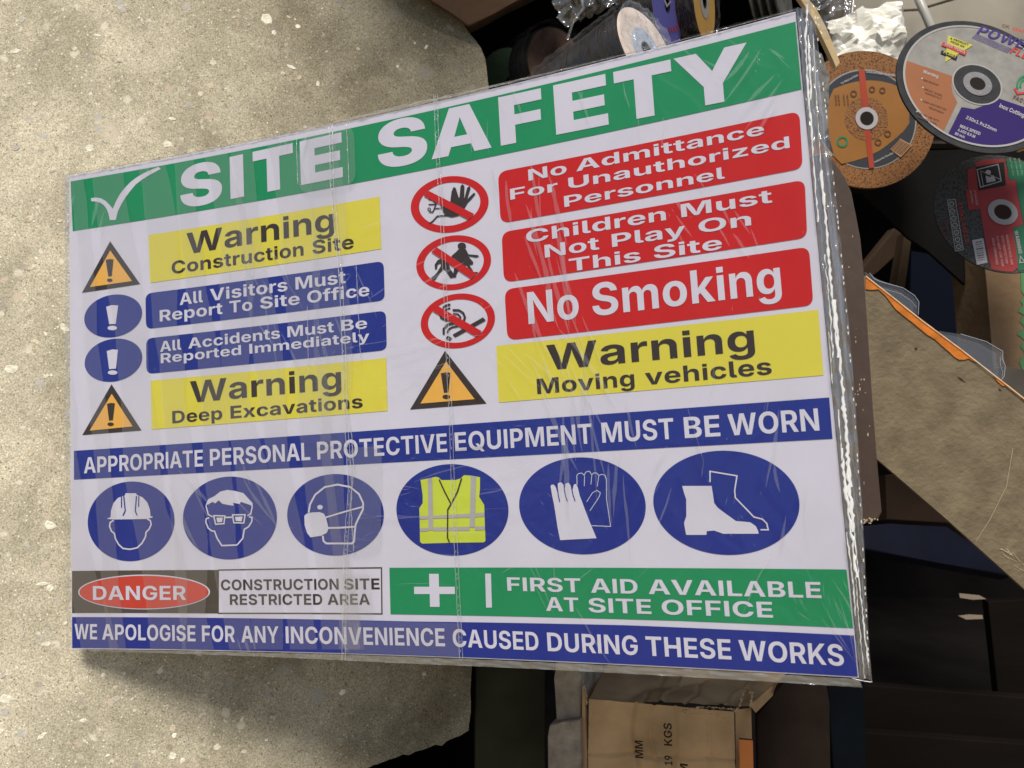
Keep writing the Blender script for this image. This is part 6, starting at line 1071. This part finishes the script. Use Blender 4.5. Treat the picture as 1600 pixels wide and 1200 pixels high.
boxface('side_face', at(1149, 1109, 0.982), at(1174, 1106, 1.02), at(1178, 1330, 1.03), at(1152, 1330, 0.99), 10, 40, 0.001, 3.0, M_CARD)
boxface('side_flap', at(1172, 1102, 0.99), at(1236, 1046, 1.14), at(1243, 1052, 1.15), at(1181, 1114, 1.01), 10, 30, 0.002, 5.0, M_CARD)
FS = Surf(((920 - 800) / F * 0.98, (1092 - 600) / F * 0.98, 0.98), (1, 0, 0), (0, 1, 0.03), (0, 0.03, -1))
so_ = flat(1162, 1175, 0.985, (0.5, 0, -1)); Art(so_).poly([(1150, 1152), (1171, 1154), (1174, 1300), (1153, 1300)]).build('orange_print', mat('orange_print', (0.62, 0.20, 0.05), 0.6, 0.05), bx, 0.006); Art(so_).poly([(1149, 1149.5), (1171, 1151.5), (1171, 1153.6), (1149, 1152)]).build('black_print', M_BLK, bx, 0.0065)
for s_, p0, p1, h in (('MM', (1003, 1178), (1002, 1151), 12.5), ('KGS', (1047.5, 1159), (1046.5, 1124), 12.5), ('19', (1048, 1189), (1047.5, 1174), 12), ('M', (1072, 1204), (1071.5, 1187), 12)):
    Art(FS).text(s_, p0, p1, h, None, None, True, 0.12).build('printed_marking', mat('print_brown_black', (0.035, 0.025, 0.018), 0.8) if s_ == 'MM' else bpy.data.materials['print_brown_black'], bx, 0.0110)
# torn paper edges of the box
def torn(name, pts, z, w_, m, seed, parent):
    r = random.Random(seed); V = []; Fc = []
    for i in range(len(pts) - 1):
        a, b = Vector(pts[i]), Vector(pts[i + 1]); n = max(2, int((b - a).length / 1.8))
        for k in range(n):
            p = a.lerp(b, k / n); q = len(V)
            for _ in range(2): V.append(at(p.x + r.uniform(-w_, w_), p.y + r.uniform(-w_, w_), z - r.uniform(0.001, 0.006)))
            if q: Fc.append((q - 2, q - 1, q + 1, q))
    return obj(name, V, Fc, m, parent)
M_TORN = mat('torn_paper', (0.50, 0.38, 0.23), 0.9, 0.2, 80)
torn('torn_edge', [(1062, 1112), (1080, 1106), (1110, 1105), (1146, 1108), (1150, 1118)], 0.976, 2.2, M_TORN, 1, bx); torn('torn_edge', [(1064, 1112), (1084, 1115), (1120, 1116), (1138, 1126), (1144, 1160), (1150, 1210)], 0.974, 1.2, M_TORN, 2, bx)
torn('torn_edge', [(918, 1100), (912, 1066), (910, 1062)], 0.975, 3.0, M_TORN, 3, bx); torn('torn_edge', [(1150, 1112), (1158, 1098), (1162, 1078), (1168, 1072), (1176, 1084), (1172, 1104)], 0.97, 3.2, M_TORN, 4, bx); torn('torn_edge', [(921, 1094), (919, 1200)], 0.976, 1.0, M_TORN, 6, bx)
slab('left_flap', flat(913, 1130, 0.985, (-0.8, 0, -1)), [(910, 1072), (914, 1080), (916, 1260), (912, 1260), (909, 1150)], 0.004, M_CARD, bx)
# panels to the right of the box
plate('dark_brown_panel', flat(1235, 1130, 1.06, (-0.2, 0, -1)), [(1182, 1118), (1240, 1052), (1250, 1030), (1286, 1030), (1296, 1100), (1300, 1300), (1186, 1300)], 0.02, mat('dark_brown', (0.026, 0.018, 0.014), 0.8, 0.25, 14, 0.3, 50), 'dark brown board right of the cardboard box under the sign', 'board', 0.002)
plate('navy_post', flat(1320, 1130, 1.12), [(1288, 1010), (1350, 1010), (1356, 1300), (1310, 1300)], 0.03, mat('navy_wood', (0.003, 0.005, 0.008), 0.7, 0.3, 14), 'dark navy post under the bottom right corner of the sign', 'post', 0.002)
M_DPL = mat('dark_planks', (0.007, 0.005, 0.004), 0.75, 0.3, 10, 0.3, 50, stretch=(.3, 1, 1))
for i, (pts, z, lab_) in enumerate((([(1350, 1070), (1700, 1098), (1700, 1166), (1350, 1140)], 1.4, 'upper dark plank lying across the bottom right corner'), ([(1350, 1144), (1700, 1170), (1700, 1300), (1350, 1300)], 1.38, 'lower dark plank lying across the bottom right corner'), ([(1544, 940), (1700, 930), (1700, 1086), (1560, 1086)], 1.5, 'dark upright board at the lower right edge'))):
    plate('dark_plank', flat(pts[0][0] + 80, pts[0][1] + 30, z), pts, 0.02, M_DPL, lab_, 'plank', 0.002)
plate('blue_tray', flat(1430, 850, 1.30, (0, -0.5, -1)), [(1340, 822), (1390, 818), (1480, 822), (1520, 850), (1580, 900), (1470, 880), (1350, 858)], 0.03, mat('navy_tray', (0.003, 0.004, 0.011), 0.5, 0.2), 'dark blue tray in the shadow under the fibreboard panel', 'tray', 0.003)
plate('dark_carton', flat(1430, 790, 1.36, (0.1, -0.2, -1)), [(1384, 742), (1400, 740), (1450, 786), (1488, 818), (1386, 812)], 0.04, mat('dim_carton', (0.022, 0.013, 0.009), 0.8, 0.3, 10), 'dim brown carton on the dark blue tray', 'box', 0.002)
s11 = flat(1520, 945, 1.45, (0, -0.3, -1)); M_SLIT = mat('pale_paper', (0.20, 0.16, 0.12), 0.8)
plate('paper_scrap', s11, [(1499, 927), (1530, 930), (1541, 936), (1520, 937), (1500, 934)], 0.002, M_SLIT, 'upper small pale paper scrap in the dark at lower right', 'paper'); plate('paper_scrap', s11, [(1497, 962), (1514, 960), (1535, 961), (1536, 967), (1510, 968)], 0.002, M_SLIT, 'lower small pale paper scrap in the dark at lower right', 'paper')
# ledge that carries the sign: hidden bracket behind its lower edge is the box and blocks
